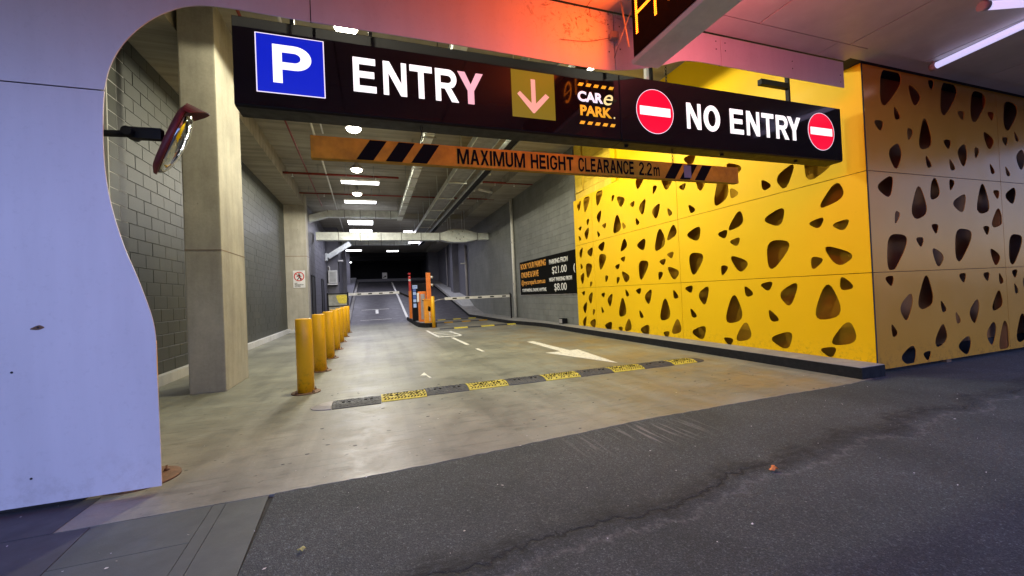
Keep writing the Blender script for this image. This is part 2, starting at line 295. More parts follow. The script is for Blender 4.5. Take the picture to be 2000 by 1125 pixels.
# ---------------------------------------------------------------- mesh helpers
class MB:
    def __init__(s): s.bm = bmesh.new()
    def box(s, x0, x1, y0, y1, z0, z1, bev=0.0):
        b = s.bm
        vs_ = [b.verts.new((x, y, z)) for z in (z0, z1) for y in (y0, y1) for x in (x0, x1)]
        fs = [b.faces.new([vs_[i] for i in q]) for q in ((0, 2, 3, 1), (4, 5, 7, 6), (0, 1, 5, 4), (2, 6, 7, 3), (0, 4, 6, 2), (1, 3, 7, 5))]
        if bev:
            es = set(e for f in fs for e in f.edges)
            bmesh.ops.bevel(b, geom=list(es), offset=bev, segments=2, affect='EDGES', profile=0.7)
        return s
    def prism(s, pts, fn, d0, d1):
        """pts 2-D outline; fn(u,v,w)->xyz; extruded from w=d0 to w=d1"""
        b = s.bm
        A = [b.verts.new(fn(u, v, d0)) for u, v in pts]; B = [b.verts.new(fn(u, v, d1)) for u, v in pts]
        n = len(pts)
        b.faces.new(A); b.faces.new(B[::-1])
        for i in range(n): b.faces.new((A[i], B[i], B[(i + 1) % n], A[(i + 1) % n]))
        return s
    def tube(s, p0, p1, r, r1=None, n=16, caps=True):
        p0, p1 = Vector(p0), Vector(p1); r1 = r if r1 is None else r1
        d = (p1 - p0).normalized()
        a = d.cross(Vector((0, 0, 1)))
        if a.length < 1e-3: a = d.cross(Vector((0, 1, 0)))
        a.normalize(); c = d.cross(a)
        A = [s.bm.verts.new(p0 + (a * math.cos(t) + c * math.sin(t)) * r) for t in [2 * PI * i / n for i in range(n)]]
        B = [s.bm.verts.new(p1 + (a * math.cos(t) + c * math.sin(t)) * r1) for t in [2 * PI * i / n for i in range(n)]]
        for i in range(n): s.bm.faces.new((A[i], B[i], B[(i + 1) % n], A[(i + 1) % n])).smooth = True
        if caps: s.bm.faces.new(A[::-1]); s.bm.faces.new(B)
        return s
    def path(s, pts, r, n=10):
        for a, b in zip(pts, pts[1:]): s.tube(a, b, r, n=n)
        return s
    def lathe(s, prof, cx, cy, n=24, axis='z', cz=0):
        rings = []
        for r, h in prof:
            rings.append([s.bm.verts.new((cx + r * math.cos(2 * PI * i / n), cy + r * math.sin(2 * PI * i / n), cz + h)) for i in range(n)])
        for A, B in zip(rings, rings[1:]):
            for i in range(n): s.bm.faces.new((A[i], A[(i + 1) % n], B[(i + 1) % n], B[i])).smooth = True
        s.bm.faces.new(rings[0][::-1]); s.bm.faces.new(rings[-1])
        return s
    def hexbar(s, c0, c1, w, h):
        """box beam of width w (horizontal) and height h from c0 to c1"""
        p0, p1 = Vector(c0), Vector(c1); d = (p1 - p0).normalized(); a = d.cross(Vector((0, 0, 1))).normalized(); u = a.cross(d)
        q = [(-1, -1), (1, -1), (1, 1), (-1, 1)]
        A = [s.bm.verts.new(p0 + a * w / 2 * i + u * h / 2 * j) for i, j in q]; B = [s.bm.verts.new(p1 + a * w / 2 * i + u * h / 2 * j) for i, j in q]
        for i in range(4): s.bm.faces.new((A[i], B[i], B[(i + 1) % 4], A[(i + 1) % 4]))
        s.bm.faces.new(A[::-1]); s.bm.faces.new(B)
        return s
    def mesh(s, me, fn):
        off = len(s.bm.verts); vs_ = [s.bm.verts.new(fn(v.co)) for v in me.vertices]
        for p in me.polygons:
            try: s.bm.faces.new([vs_[i] for i in p.vertices])
            except ValueError: pass
        return s
def base_of(bm):
    xs = [v.co.x for v in bm.verts]; ys = [v.co.y for v in bm.verts]; zs = [v.co.z for v in bm.verts]
    return Vector(((min(xs) + max(xs)) / 2, (min(ys) + max(ys)) / 2, min(zs)))
def wloc(o):
    l = Vector((0, 0, 0))
    while o: l = l + o.location; o = o.parent
    return l
def obj(name, mb, mat, parent=None, label=None, kind=None, recalc=True):
    bm = mb.bm if isinstance(mb, MB) else mb
    if recalc: bmesh.ops.recalc_face_normals(bm, faces=bm.faces)
    base = base_of(bm)
    bmesh.ops.translate(bm, verts=bm.verts, vec=-base)
    me = bpy.data.meshes.new(name); bm.to_mesh(me); bm.free(); me.materials.append(mat)
    o = bpy.data.objects.new(name, me); C.objects.link(o)
    if parent: o.parent = parent; o.location = base - wloc(parent)
    else: o.location = base
    if label: o['label'] = label
    if kind: o['kind'] = kind
    return o
def thing(name, label, cat, loc, group=None):
    o = bpy.data.objects.new(name, None); C.objects.link(o); o.location = loc; o.empty_display_size = 0.2
    o['label'] = label; o['category'] = cat
    if group: o['group'] = group
    return o
def obj_split(name, mb, mat, parent, **kw):
    bm = mb.bm; todo = set(bm.verts); out = []
    while todo:
        st = [todo.pop()]; comp = set(st)
        while st:
            for e in st.pop().link_edges:
                for v in e.verts:
                    if v not in comp: comp.add(v); st.append(v); todo.discard(v)
        m2 = MB(); mp = {v: m2.bm.verts.new(v.co) for v in comp}
        for f in set(f for v in comp for f in v.link_faces): m2.bm.faces.new([mp[v] for v in f.verts]).smooth = f.smooth
        out.append(obj(name, m2, mat, parent, **kw))
    bm.free()
    return out
def tag(o, label, cat, group=None):
    o['label'] = label; o['category'] = cat
    if group: o['group'] = group
    return o
def struct(name, mb, mat, parent=None): return obj(name, mb, mat, parent, kind=None if parent else 'structure')
def copy_tree(o, parent=None):
    c = o.copy(); C.objects.link(c)
    if parent: c.parent = parent
    for ch in [x for x in list(bpy.data.objects) if x.parent == o]: copy_tree(ch, c)
    return c
SIDE = lambda u, v, w: (5.58 + w, u, v)        # wall planes that face the driveway (u runs into the building)
def FACE(y): return lambda u, v, w: (u, y + w, v)
def curve_mesh(splines, ext=0.0):
    cu = bpy.data.curves.new('c', 'CURVE'); cu.dimensions = '2D'; cu.fill_mode = 'BOTH'; cu.extrude = ext
    for pts in splines:
        sp = cu.splines.new('POLY'); sp.points.add(len(pts) - 1); sp.use_cyclic_u = True
        for q, (a, b) in zip(sp.points, pts): q.co = (a, b, 0, 1)
    o = bpy.data.objects.new('c', cu); C.objects.link(o); dg = bpy.context.evaluated_depsgraph_get()
    me = bpy.data.meshes.new_from_object(o.evaluated_get(dg)); bpy.data.objects.remove(o); bpy.data.curves.remove(cu)
    return me
def text_mesh(body, w, h, bold=0.0, shear=0.0, spacing=1.0, ext=0.002):
    cu = bpy.data.curves.new('t', 'FONT'); cu.body = body; cu.size = 1; cu.offset = bold; cu.shear = shear; cu.space_character = spacing; cu.resolution_u = 6
    o = bpy.data.objects.new('t', cu); C.objects.link(o); dg = bpy.context.evaluated_depsgraph_get()
    me = bpy.data.meshes.new_from_object(o.evaluated_get(dg)); bpy.data.objects.remove(o); bpy.data.curves.remove(cu)
    xs = [v.co.x for v in me.vertices]; ys = [v.co.y for v in me.vertices]
    x0, x1, y0, y1 = min(xs), max(xs), min(ys), max(ys)
    for v in me.vertices: v.co.x = (v.co.x - x0) / (x1 - x0) * w; v.co.y = (v.co.y - y0) / (y1 - y0) * h
    return me
def text(name, body, u, v, w, h, fn, mat, parent, bold=0.0, d=0.003, shear=0, spacing=1.0, label=None):
    """lettering as thin solid shapes; (u,v) lower left on the surface fn, front d proud"""
    me = text_mesh(body, w, h, bold, shear, spacing)
    bm = bmesh.new(); bm.from_mesh(me)
    r = bmesh.ops.extrude_face_region(bm, geom=bm.faces[:])
    nv = [x for x in r['geom'] if isinstance(x, bmesh.types.BMVert)]
    for x in nv: x.co.z = -d
    for x in bm.verts: x.co = Vector(fn(u + x.co.x, v + x.co.y, x.co.z))
    return obj(name, bm, mat, parent, label)
def catmull(P, k=6):
    out = []
    for i in range(len(P) - 1):
        p0 = P[max(i - 1, 0)]; p1 = P[i]; p2 = P[i + 1]; p3 = P[min(i + 2, len(P) - 1)]
        for j in range(k):
            t = j / k
            out.append(tuple(0.5 * ((2 * p1[a]) + (-p0[a] + p2[a]) * t + (2 * p0[a] - 5 * p1[a] + 4 * p2[a] - p3[a]) * t * t + (-p0[a] + 3 * p1[a] - 3 * p2[a] + p3[a]) * t ** 3) for a in range(len(p1))))
    out.append(P[-1]); return out
def rounded(pts, grow=1.1, cut=0.34, k=5):
    cx = sum(p[0] for p in pts) / len(pts); cy = sum(p[1] for p in pts) / len(pts)
    P = [(cx + (p[0] - cx) * grow, cy + (p[1] - cy) * grow) for p in pts]; n = len(P); out = []
    for i in range(n):
        a, b, c = P[i - 1], P[i], P[(i + 1) % n]
        q0 = (b[0] + (a[0] - b[0]) * cut, b[1] + (a[1] - b[1]) * cut); q1 = (b[0] + (c[0] - b[0]) * cut, b[1] + (c[1] - b[1]) * cut)
        for j in range(k + 1):
            t = j / k; out.append(tuple((1 - t) ** 2 * q0[m_] + 2 * t * (1 - t) * b[m_] + t * t * q1[m_] for m_ in (0, 1)))
    return out
HB, TL, LED_W, LED_R, TUBE_W = 375, 95, 46, 36, 12     # lamp powers in watts
SIDE_HOLES = """6.212,3.019 6.037,3.045 6.098,2.927|5.802,3.143 5.536,3.038 5.703,2.807|6.058,3.505 5.767,3.493 5.877,3.333|5.229,3.027 5.099,2.618 5.402,2.499|5.11,3.11 4.834,2.974 4.994,2.874|5.055,2.69 4.911,2.579 5.054,2.531|4.495,2.672 4.353,2.554 4.479,2.514|4.005,2.754 4.14,2.454 4.26,2.641|3.828,2.788 3.509,2.63 3.811,2.479|5.987,2.628 5.832,2.51 5.947,2.468|3.486,2.357 3.413,2.164 3.692,2.089|3.84,1.907 3.657,1.948 3.719,1.822|3.548,1.836 3.364,1.871 3.428,1.747|4.192,2.189 4.251,1.95 4.492,2.076|4.922,2.295 4.864,2.088 5.142,2.027|5.756,2.187 5.808,1.944 6.068,2.081|5.358,1.992 5.17,2.032 5.219,1.898|5.121,1.834 4.934,1.871 4.994,1.742|4.44,1.716 4.115,1.66 4.422,1.32|3.649,1.567 3.34,1.435 3.514,1.317|3.827,1.444 3.685,1.404 3.819,1.286|6.024,1.704 5.695,1.652 5.96,1.321|5.116,1.586 4.806,1.466 4.966,1.324|5.317,1.445 5.183,1.414 5.305,1.285|6.182,1.091 5.998,1.134 6.037,1.002|5.614,1.104 5.716,0.785 5.855,0.972|5.099,0.964 4.956,0.594 5.279,0.52|4.88,1.091 4.737,0.976 4.861,0.929|4.604,1.106 4.415,1.141 4.483,1.011|4.043,1.109 4.162,0.794 4.301,0.967|3.65,1.088 3.506,0.714 3.818,0.649|3.474,1.168 3.348,1.039 3.488,1.008|6.064,0.713 5.917,0.584 6.037,0.553|4.484,0.728 4.337,0.59 4.464,0.566|5.74,0.405 5.81,0.165 6.06,0.28|4.904,0.523 4.816,0.287 5.094,0.225|5.343,0.231 5.158,0.231 5.231,0.117|4.478,0.302 4.167,0.417 4.241,0.174|3.431,0.608 3.358,0.373 3.637,0.316|3.775,0.224 3.59,0.265 3.652,0.133|9.986,3.619 10.117,3.363 10.227,3.543|9.83,3.625 9.5,3.589 9.797,3.247|9.716,3.038 9.579,3.018 9.697,2.884|10.2,2.883 10.018,2.917 10.099,2.807|9.621,2.813 9.748,2.508 9.876,2.695|10.202,2.675 10.062,2.568 10.179,2.533|9.183,3.618 8.858,3.6 9.137,3.289|8.474,3.384 8.351,3.369 8.467,3.248|8.258,3.31 7.949,3.201 8.128,3.044|7.773,3.034 7.595,3.066 7.649,2.945|7.212,3.022 7.319,2.711 7.448,2.895|7.504,3.517 7.228,3.493 7.456,3.291|6.947,3.222 6.829,3.184 6.959,3.061|6.685,3.314 6.391,3.207 6.568,3.049|8.971,3.143 9.085,2.85 9.205,3.031|8.291,2.907 8.148,2.553 8.482,2.504|8.961,2.758 8.772,2.787 8.84,2.66|8.083,2.679 7.952,2.563 8.072,2.523|9.208,2.656 9.074,2.54 9.177,2.497|7.569,2.682 7.451,2.566 7.564,2.527|6.767,2.824 6.891,2.545 7.019,2.726|6.55,2.684 6.422,2.57 6.526,2.522|10.004,2.329 10.12,2.032 10.219,2.19|9.478,2.257 9.563,2.026 9.78,2.168|10.169,1.89 10.046,1.777 10.165,1.742|9.868,1.831 9.537,1.78 9.813,1.448|9.985,1.61 10.09,1.307 10.217,1.502|9.69,1.351 9.562,1.329 9.698,1.193|8.896,2.338 8.989,2.109 9.2,2.24|9.16,2.013 8.83,1.956 9.134,1.63|8.054,2.294 7.948,2.109 8.212,2.018|8.226,1.845 8.039,1.877 8.102,1.757|8.471,1.682 8.274,1.723 8.354,1.597|8.929,1.468 8.789,1.453 8.908,1.309|8.416,1.408 8.29,1.383 8.416,1.248|8.201,1.538 7.905,1.407 8.071,1.272|7.296,2.187 7.356,1.945 7.583,2.078|6.821,2.327 6.664,2.006 6.986,1.901|6.427,2.334 6.338,2.147 6.612,2.057|6.632,1.781 6.446,1.809 6.507,1.687|6.866,1.66 6.679,1.696 6.746,1.573|7.525,1.691 7.207,1.651 7.501,1.3|6.623,1.523 6.322,1.418 6.481,1.268|6.909,1.436 6.77,1.413 6.897,1.281|10.176,1.067 9.998,1.107 10.054,0.983|9.586,1.067 9.688,0.761 9.82,0.936|9.907,0.801 10.014,0.493 10.145,0.653|9.618,0.605 9.487,0.584 9.61,0.452|9.967,0.41 10.086,0.096 10.193,0.254|9.507,0.358 9.56,0.123 9.808,0.24|9.158,1.013 8.98,1.05 9.04,0.925|9.171,0.696 9.064,0.572 9.161,0.537|8.634,1.014 8.756,0.703 8.875,0.878|8.226,0.93 8.096,0.564 8.401,0.498|8.088,1.115 7.95,0.992 8.065,0.953|9.052,0.212 8.733,0.323 8.808,0.093|8.451,0.204 8.276,0.223 8.332,0.095|8.01,0.442 7.928,0.204 8.19,0.159|7.699,1.079 7.51,1.125 7.568,0.995|7.154,1.088 7.258,0.777 7.396,0.946|7.596,0.641 7.462,0.504 7.586,0.481|6.753,0.911 6.621,0.551 6.927,0.482|6.498,1.067 6.367,0.934 6.489,0.902|7.602,0.213 7.302,0.333 7.351,0.092|6.848,0.204 6.67,0.236 6.742,0.107|6.427,0.505 6.338,0.273 6.601,0.22"""
FRONT_HOLES = """5.973,3.645 6.255,3.636 6.277,3.531 6.01,3.266 5.93,3.317|6.465,3.547 6.708,3.428 6.549,3.28|6.87,3.644 7.002,3.656 6.937,3.521|7.196,3.637 7.423,3.633 7.47,3.539 7.214,3.26 7.139,3.328|6.156,3.237 6.273,3.112 6.158,3.075|5.753,3.015 5.931,3.028 5.869,2.902|6.391,2.988 6.511,2.954 6.401,2.828|6.758,3.176 6.886,2.823 6.602,2.759|7.484,3.304 7.649,3.321 7.592,3.197|7.876,3.601 8.112,3.587 8.141,3.481 7.907,3.232 7.82,3.3|8.2,3.367 8.365,3.384 8.307,3.26|8.677,3.546 8.925,3.532 8.951,3.427 8.735,3.191 8.635,3.253|7.134,2.89 7.303,2.904 7.236,2.776|8.071,3.091 8.335,2.993 8.183,2.845|8.534,3.038 8.695,3.052 8.632,2.929|8.874,3.17 8.993,3.046 8.902,3.025|6.187,2.766 6.239,2.64 6.128,2.461 6.004,2.654|7.611,2.87 7.644,2.726 7.557,2.577 7.44,2.761|7.839,2.85 7.955,2.826 7.853,2.695|9.055,2.901 9.119,2.767 9.001,2.613 8.888,2.793|6.738,2.674 6.86,2.545 6.757,2.515|7.247,2.663 7.372,2.538 7.26,2.51|8.192,2.66 8.314,2.541 8.213,2.513|8.581,2.646 8.707,2.528 8.608,2.502|5.978,2.347 6.041,2.32 5.973,2.11 5.754,2.228|6.553,2.275 6.697,1.955 6.48,1.87 6.397,1.959|6.909,2.386 6.991,2.186 6.798,2.115 6.823,2.295|7.221,2.387 7.336,2.351 7.224,2.232|6.067,1.937 6.159,1.902 6.05,1.778|7.525,2.19 7.547,2.13 7.477,1.958 7.264,2.077|7.978,2.376 8.118,2.024 7.907,1.971 7.826,2.038|8.229,2.273 8.39,2.279 8.336,2.156|8.762,2.333 8.804,2.266 8.726,2.108 8.535,2.221|8.338,2.038 8.42,1.829 8.218,1.775 8.167,1.831|6.772,1.779 6.923,1.783 6.864,1.659|7.931,1.766 8.092,1.771 8.029,1.648|5.928,1.615 6.215,1.607 6.205,1.497 5.98,1.237 5.893,1.301|6.44,1.607 6.598,1.613 6.537,1.491|6.762,1.486 7.008,1.378 6.862,1.235|7.325,1.699 7.604,1.683 7.603,1.582 7.375,1.334 7.289,1.402|8.071,1.473 8.325,1.362 8.181,1.225|8.614,1.631 8.877,1.618 8.865,1.513 8.668,1.27 8.574,1.33|5.802,1.131 5.965,1.148 5.915,1.021|6.606,1.15 6.722,0.809 6.499,0.74 6.428,0.815|6.26,0.911 6.298,0.821 6.179,0.601 6.061,0.766|7.306,1.128 7.471,1.142 7.412,1.014|7.87,1.125 8.027,1.14 7.974,1.016|8.267,1.134 8.374,1.007 8.264,0.976|8.59,1.145 8.746,1.161 8.675,1.04|8.231,0.893 8.305,0.685 8.108,0.625 8.063,0.678|8.636,0.979 8.746,0.858 8.652,0.822|6.881,0.814 7.001,0.69 6.904,0.656|7.192,0.649 7.302,0.529 7.207,0.491|7.688,0.777 7.727,0.677 7.619,0.473 7.504,0.626|5.877,0.579 5.99,0.456 5.888,0.418|6.896,0.508 6.971,0.313 6.777,0.233 6.733,0.315|7.435,0.304 7.483,0.219 7.406,0.075 7.209,0.197|6.244,0.275 6.304,0.197 6.236,0.036 6.026,0.156|6.457,0.167 6.621,0.186 6.554,0.067|8.049,0.448 8.107,0.356 8.001,0.148 7.878,0.307|8.334,0.469 8.456,0.139 8.246,0.065 8.176,0.143|8.795,0.542 8.964,0.236 8.715,0.147 8.633,0.222|8.888,1.049 9.048,0.985 8.888,0.891"""
# ================================================================= SETTING
# street: one asphalt sheet out to the horizon, butting the driveway slab at its wandering edge
EDGE = [(-0.60, 2.825), (-0.1, 2.83), (0.48, 2.85), (1.3, 2.92), (2.14, 2.985), (3.4, 3.0), (4.86, 3.0), (5.3, 3.03)]
rag = []
for (a, b), (c, d) in zip(EDGE, EDGE[1:]):
    n = max(2, int((c - a) / 0.06))
    for i in range(n): t = i / n; rag.append((a + (c - a) * t, b + (d - b) * t + random.uniform(-0.008, 0.008)))
rag.append(EDGE[-1])
mb = MB()
outl = [(-200, -200), (200, -200), (200, 3.9), (5.3, 3.9)] + rag[::-1] + [(-0.57, 1.2), (-0.57, -2.2), (-200, -2.2)]
mb.prism(outl, lambda u, v, w: (u, v, w), -0.6, 0.0)
struct('street_asphalt', mb, M['asphalt'])
# driveway slab, then ramp up to the deck
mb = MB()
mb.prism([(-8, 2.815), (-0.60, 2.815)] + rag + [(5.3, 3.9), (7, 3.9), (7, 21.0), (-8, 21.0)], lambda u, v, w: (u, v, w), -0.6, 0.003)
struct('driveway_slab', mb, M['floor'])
RS, RY0, RY1 = 0.158, 21.0, 37.0
def rz(y): return max(0.0, min((y - RY0) * RS, (RY1 - RY0) * RS))
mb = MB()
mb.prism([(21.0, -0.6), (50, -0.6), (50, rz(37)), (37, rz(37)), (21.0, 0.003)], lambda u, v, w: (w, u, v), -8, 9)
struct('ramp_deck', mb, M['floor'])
# left footpath: bluestone slabs
fp = struct('footpath', MB().box(-30, -0.575, -2.19, 2.81, -0.5, -0.012), M['dark_gap'])
def skew(x, y): return x + (0.045 * (y - 2.0) / -0.8 if x > -1.0 else 0.10 * (2.8 - y) if x > -1.6 else 0)
for (x0, x1, y0, y1, k) in ((-0.800, -0.585, 0.9, 2.808, 0), (-0.865, -0.803, 0.9, 2.808, 0), (-1.46, -0.868, 2.42, 2.808, 0), (-1.46, -0.868, 1.2, 2.416, 0),
                            (-2.3, -1.464, 2.2, 2.808, 1), (-2.3, -1.464, 1.0, 2.196, 1), (-3.3, -2.304, 1.6, 2.808, 1), (-2.4, -1.62, 2.812, 3.215, 5), (-3.4, -2.404, 2.812, 3.215, 5)):
    P = [(skew(x0, y0), y0), (skew(x1, y0), y0), (skew(x1, y1), y1), (skew(x0, y1), y1)]
    obj('paving_slab', MB().prism(P, lambda u, v, w: (u, v, w), -0.04, 0.002 + 0.0007 * k), M['bluestone_dark' if k else 'bluestone'], fp)
# ceiling slab over the car park entry
ZC = 5.3
struct('ceiling', MB().box(-8, 9, 3.36, 50, ZC, ZC + 0.4), M['ceiling'])
bl = struct('ceiling_beam', MB().box(-3.05, -2.35, 6.0, 17.3, 4.86, ZC - 0.004), M['ceiling'])
struct('ceiling_beam', MB().box(4.6, 5.62, 11.0, 36, 5.02, ZC - 0.004), M['ceiling'])
struct('ceiling_beam', MB().box(-2.33, 5.6, 20.6, 21.1, 5.05, ZC - 0.004), M['ceiling'])
# pale painted return wall beside the opening and the room around it
t = thing('return_wall', 'pale painted wall end seen through the opening behind the bent mirror arm', 'wall', (-3.6, 6.6, 0))
obj('wall', MB().box(-8, -3.052, 6.40, 6.8, 0, ZC), M['nib'], t)
t = thing('end_wall', 'dark side wall of the hidden bay behind the lavender panel', 'wall', (-6.2, 4.8, 0))
obj('wall', MB().box(-6.4, -6.1, 3.3, 6.4, 0, ZC), M['slate'], t)
# bulkhead closing the space above the fascia
struct('bulkhead', MB().box(-8, 9, 3.27, 3.35, 3.72, ZC + 0.4), M['dark_gap'])

def block_wall(name, label, x, y0, y1, z0, z1, side, bmat, mmat, nsingle, thick=0.25, bw=0.4, bh=0.2):
    """running-bond wall whose face is the plane X=x; side=+1 faces +X, -1 faces -X. nearest blocks single, the rest one joined part"""
    w = thing(name, label, 'wall', (x, (y0 + y1) / 2, z0))
    g = 0.006
    core = MB().box(min(x - side * 0.007, x - side * thick), max(x - side * 0.007, x - side * thick), y0, y1, z0, z1)
    obj('mortar', core, mmat, w)
    proto = {}; rest = MB(); cnt = 0
    cells = []
    nr = int(round((z1 - z0) / bh)); bh_ = (z1 - z0) / nr
    for r in range(nr):
        yy = y0 - (bw / 2 if r % 2 else 0)
        while yy < y1 - 0.02:
            a, b = max(yy, y0), min(yy + bw, y1)
            if b - a > 0.05: cells.append((a, b, z0 + r * bh_, z0 + (r + 1) * bh_))
            yy += bw
    cells.sort(key=lambda c: c[0])
    for i, (a, b, c, d) in enumerate(cells):
        pr = random.uniform(-0.0015, 0.0015)
        if i < nsingle:
            key = (round(b - a, 3), round(d - c, 3))
            if key not in proto:
                m_ = MB(); q = 0.004
                ya, yb, za, zb = g / 2, b - a - g / 2, g / 2, d - c - g / 2
                m_.bm.free(); m_.bm = bmesh.new(); B_ = m_.bm
                F = [B_.verts.new((0, p_, q_)) for p_, q_ in ((ya + q, za + q), (yb - q, za + q), (yb - q, zb - q), (ya + q, zb - q))]
                K = [B_.verts.new((-side * q, p_, q_)) for p_, q_ in ((ya, za), (yb, za), (yb, zb), (ya, zb))]
                E_ = [B_.verts.new((-side * 0.02, p_, q_)) for p_, q_ in ((ya, za), (yb, za), (yb, zb), (ya, zb))]
                B_.faces.new(F)
                for s_, t_ in ((F, K), (K, E_)):
                    for j in range(4): B_.faces.new((s_[j], t_[j], t_[(j + 1) % 4], s_[(j + 1) % 4]))
                bmesh.ops.recalc_face_normals(B_, faces=B_.faces)
                me = bpy.data.meshes.new('block')
                # outward check
                if sum(f.normal.x * side for f in B_.faces if len(f.verts) == 4 and abs(f.normal.x) > 0.99) < 0:
                    bmesh.ops.reverse_faces(B_, faces=B_.faces)
                B_.to_mesh(me); B_.free(); me.materials.append(bmat); proto[key] = me
            o = bpy.data.objects.new('block', proto[key]); C.objects.link(o); o.parent = w
            o.location = Vector((x + side * pr, a, c)) - w.location
        else:
            m0, m1 = sorted((x + side * pr, x - side * 0.02)); rest.box(m0, m1, a + g / 2, b - g / 2, c + g / 2, d - g / 2); cnt += 1
    if cnt: obj('block_course', rest, bmat, w, kind='stuff')
    return w
block_wall('block_wall', 'grey-green painted block wall on the left, between return wall and inner column', -3.05, 6.42, 17.28, 0.16, 4.86, 1, M['block'], M['mortar'], 298)
block_wall('block_wall', 'long grey block wall on the right, holding the price banner', 5.62, 10.44, 24.0, 0.13, 5.3, -1, M['block_light'], M['mortar_light'], 298)
block_wall('block_wall', 'yellow painted block wall above the perforated yellow panels', 5.66, 8.52, 10.43, 3.71, 5.3, -1, M['yellow_block'], M['yellow_mortar'], 60)
w = block_wall('block_wall', 'inner left block wall with dark doorways behind the bollard row', -2.33, 17.9, 25.0, 0.0, 5.05, 1, M['block_blue'], M['mortar'], 0)
for y in (18.45, 21.9):
    d_ = obj('doorway', MB().box(-2.329, -2.318, y, y + 0.92, 0.0, 2.2), M['dark_wall'], w)
    obj('door_frame', MB().box(-2.33, -2.30, y - 0.05, y - 0.002, 0.0, 2.25).box(-2.33, -2.30, y + 0.922, y + 0.97, 0.0, 2.25).box(-2.33, -2.30, y, y + 0.92, 2.203, 2.25), M['black_metal'], w)
t = thing('rendered_wall', 'smooth yellow rendered wall above the perforated panels, seen through the sign gap', 'wall', (5.7, 5.9, 3.7))
obj('wall', MB().box(5.655, 5.9, 3.2, 8.515, 3.72, ZC), M['yellow_panel'], t)
obj('pilaster', MB().box(5.60, 5.66, 8.30, 8.50, 3.715, ZC), M['yellow_panel'], t)
# pale plinth strip under the left wall
struct('plinth', MB().box(-3.2, -2.97, 6.44, 17.3, 0.003, 0.158, 0.008), M['nib'])
struct('plinth', MB().box(-3.4, -2.31, 17.1, 17.297, 0.003, 0.12, 0.008), M['nib'])

# deep left side walls along the ramp
t = thing('ramp_wall', 'purple-grey wall and pilasters beside the ramp on the left', 'wall', (-2.2, 30, 0))
obj('wall', MB().box(-2.6, -1.75, 25.003, 37.5, 0, ZC), M['slate'], t)
for y in (28.4, 33.2): obj('pilaster', MB().box(-1.747, -1.52, y, y + 0.5, 0.5, ZC), M['slate'], t)
obj('parapet', MB().prism([(24, rz(24)), (37.4, rz(37)), (37.4, rz(37) + 0.5), (24, rz(24) + 0.35)], lambda u, v, w: (w, u, v), -1.745, -1.2), M['slate'], t)
t = thing('ramp_wall', 'dark blue-grey wall with pilasters beside the ramp on the right', 'wall', (5.7, 30, 0))
obj('wall', MB().box(5.62, 5.9, 24.003, 50, 0, ZC), M['slate'], t)
for y, wd in ((27.2, 0.9), (35.8, 1.6)): obj('pilaster', MB().box(5.2 if wd < 1 else 4.75, 5.617, y, y + wd, 0.6, ZC - 0.3), M['slate'], t)
obj('parapet', MB().prism([(23.2, rz(23.2) + 0.02), (40, rz(37) + 0.02), (40, rz(37) + 0.42), (24.6, rz(24.6) + 0.42), (23.2, rz(23.2) + 0.12)], lambda u, v, w: (w, u, v), 4.95, 5.615), M['nib'], t)
t = thing('crest_wall', 'low kerb wall crossing the top of the ramp', 'wall', (1.5, 37.6, 2.5))
obj('wall', MB().box(-1.74, 4.94, 37.5, 37.8, 2.4, rz(37) + 0.36), M['slate'], t)
obj('painted_shadow_line', MB().box(-1.74, 4.94, 37.45, 37.497, 2.4, rz(37) + 0.12), M['dark_wall'], t)  # dark strip standing in for the shadow line below the wall's lip
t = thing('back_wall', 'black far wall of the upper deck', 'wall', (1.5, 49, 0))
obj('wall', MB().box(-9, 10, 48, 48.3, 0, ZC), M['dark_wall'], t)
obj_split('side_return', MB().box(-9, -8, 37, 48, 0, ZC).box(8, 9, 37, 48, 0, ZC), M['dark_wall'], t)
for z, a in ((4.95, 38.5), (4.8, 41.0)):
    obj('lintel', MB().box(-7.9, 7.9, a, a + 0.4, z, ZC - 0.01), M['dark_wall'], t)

# right kerb along the yellow wall, curving out then following the ramp
KF = [(5.16, 3.07), (5.16, 9.6), (5.20, 11.2), (5.16, 12.4), (4.98, 13.4), (4.82, 14.4), (4.78, 15.6), (4.78, 21.0), (4.78, 37.4)]
kc = catmull(KF, 5)
mb = MB(); mt = MB()
def kz(y): return rz(y) + 0.13
for (a, b), (c, d) in zip(kc, kc[1:]):
    for m_, (o0, o1), (h0, h1) in ((mb, (0.0, 0.16), (-0.1, 0.0)), (mt, (0.015, 0.9), (-0.2, 0.004))):
        V = []
        for (x, y) in ((a, b), (c, d)):
            V.append([(x + o0, y, kz(y) - (0.16 if m_ is mb else 0.2)), (x + o0, y, kz(y) + h1 + (-0.002 if m_ is mb else 0)), (min(x + o1, 5.575 if y < 10.5 else 5.613), y, kz(y) + h1 + (-0.002 if m_ is mb else 0)), (min(x + o1, 5.575 if y < 10.5 else 5.613), y, kz(y) - 0.2)])
        A = [m_.bm.verts.new(p) for p in V[0]]; B = [m_.bm.verts.new(p) for p in V[1]]
        for i in range(3): m_.bm.faces.new((A[i], A[i + 1], B[i + 1], B[i]))
        if (a, b) == kc[0]: m_.bm.faces.new(A)
struct('kerb', mb, M['kerb_black']); struct('kerb_walkway', mt, M['kerb_top'])
struct('kerb', MB().box(5.158, 5.56, 3.055, 3.066, 0.0, 0.129), M['kerb_black'])
struct('kerb', MB().prism([(21.2, 0.05), (37.4, rz(37)), (37.4, rz(37) + 0.14), (21.2, 0.16)], lambda u, v, w: (w, u, v), -1.195, -1.05), M['kerb_top'])

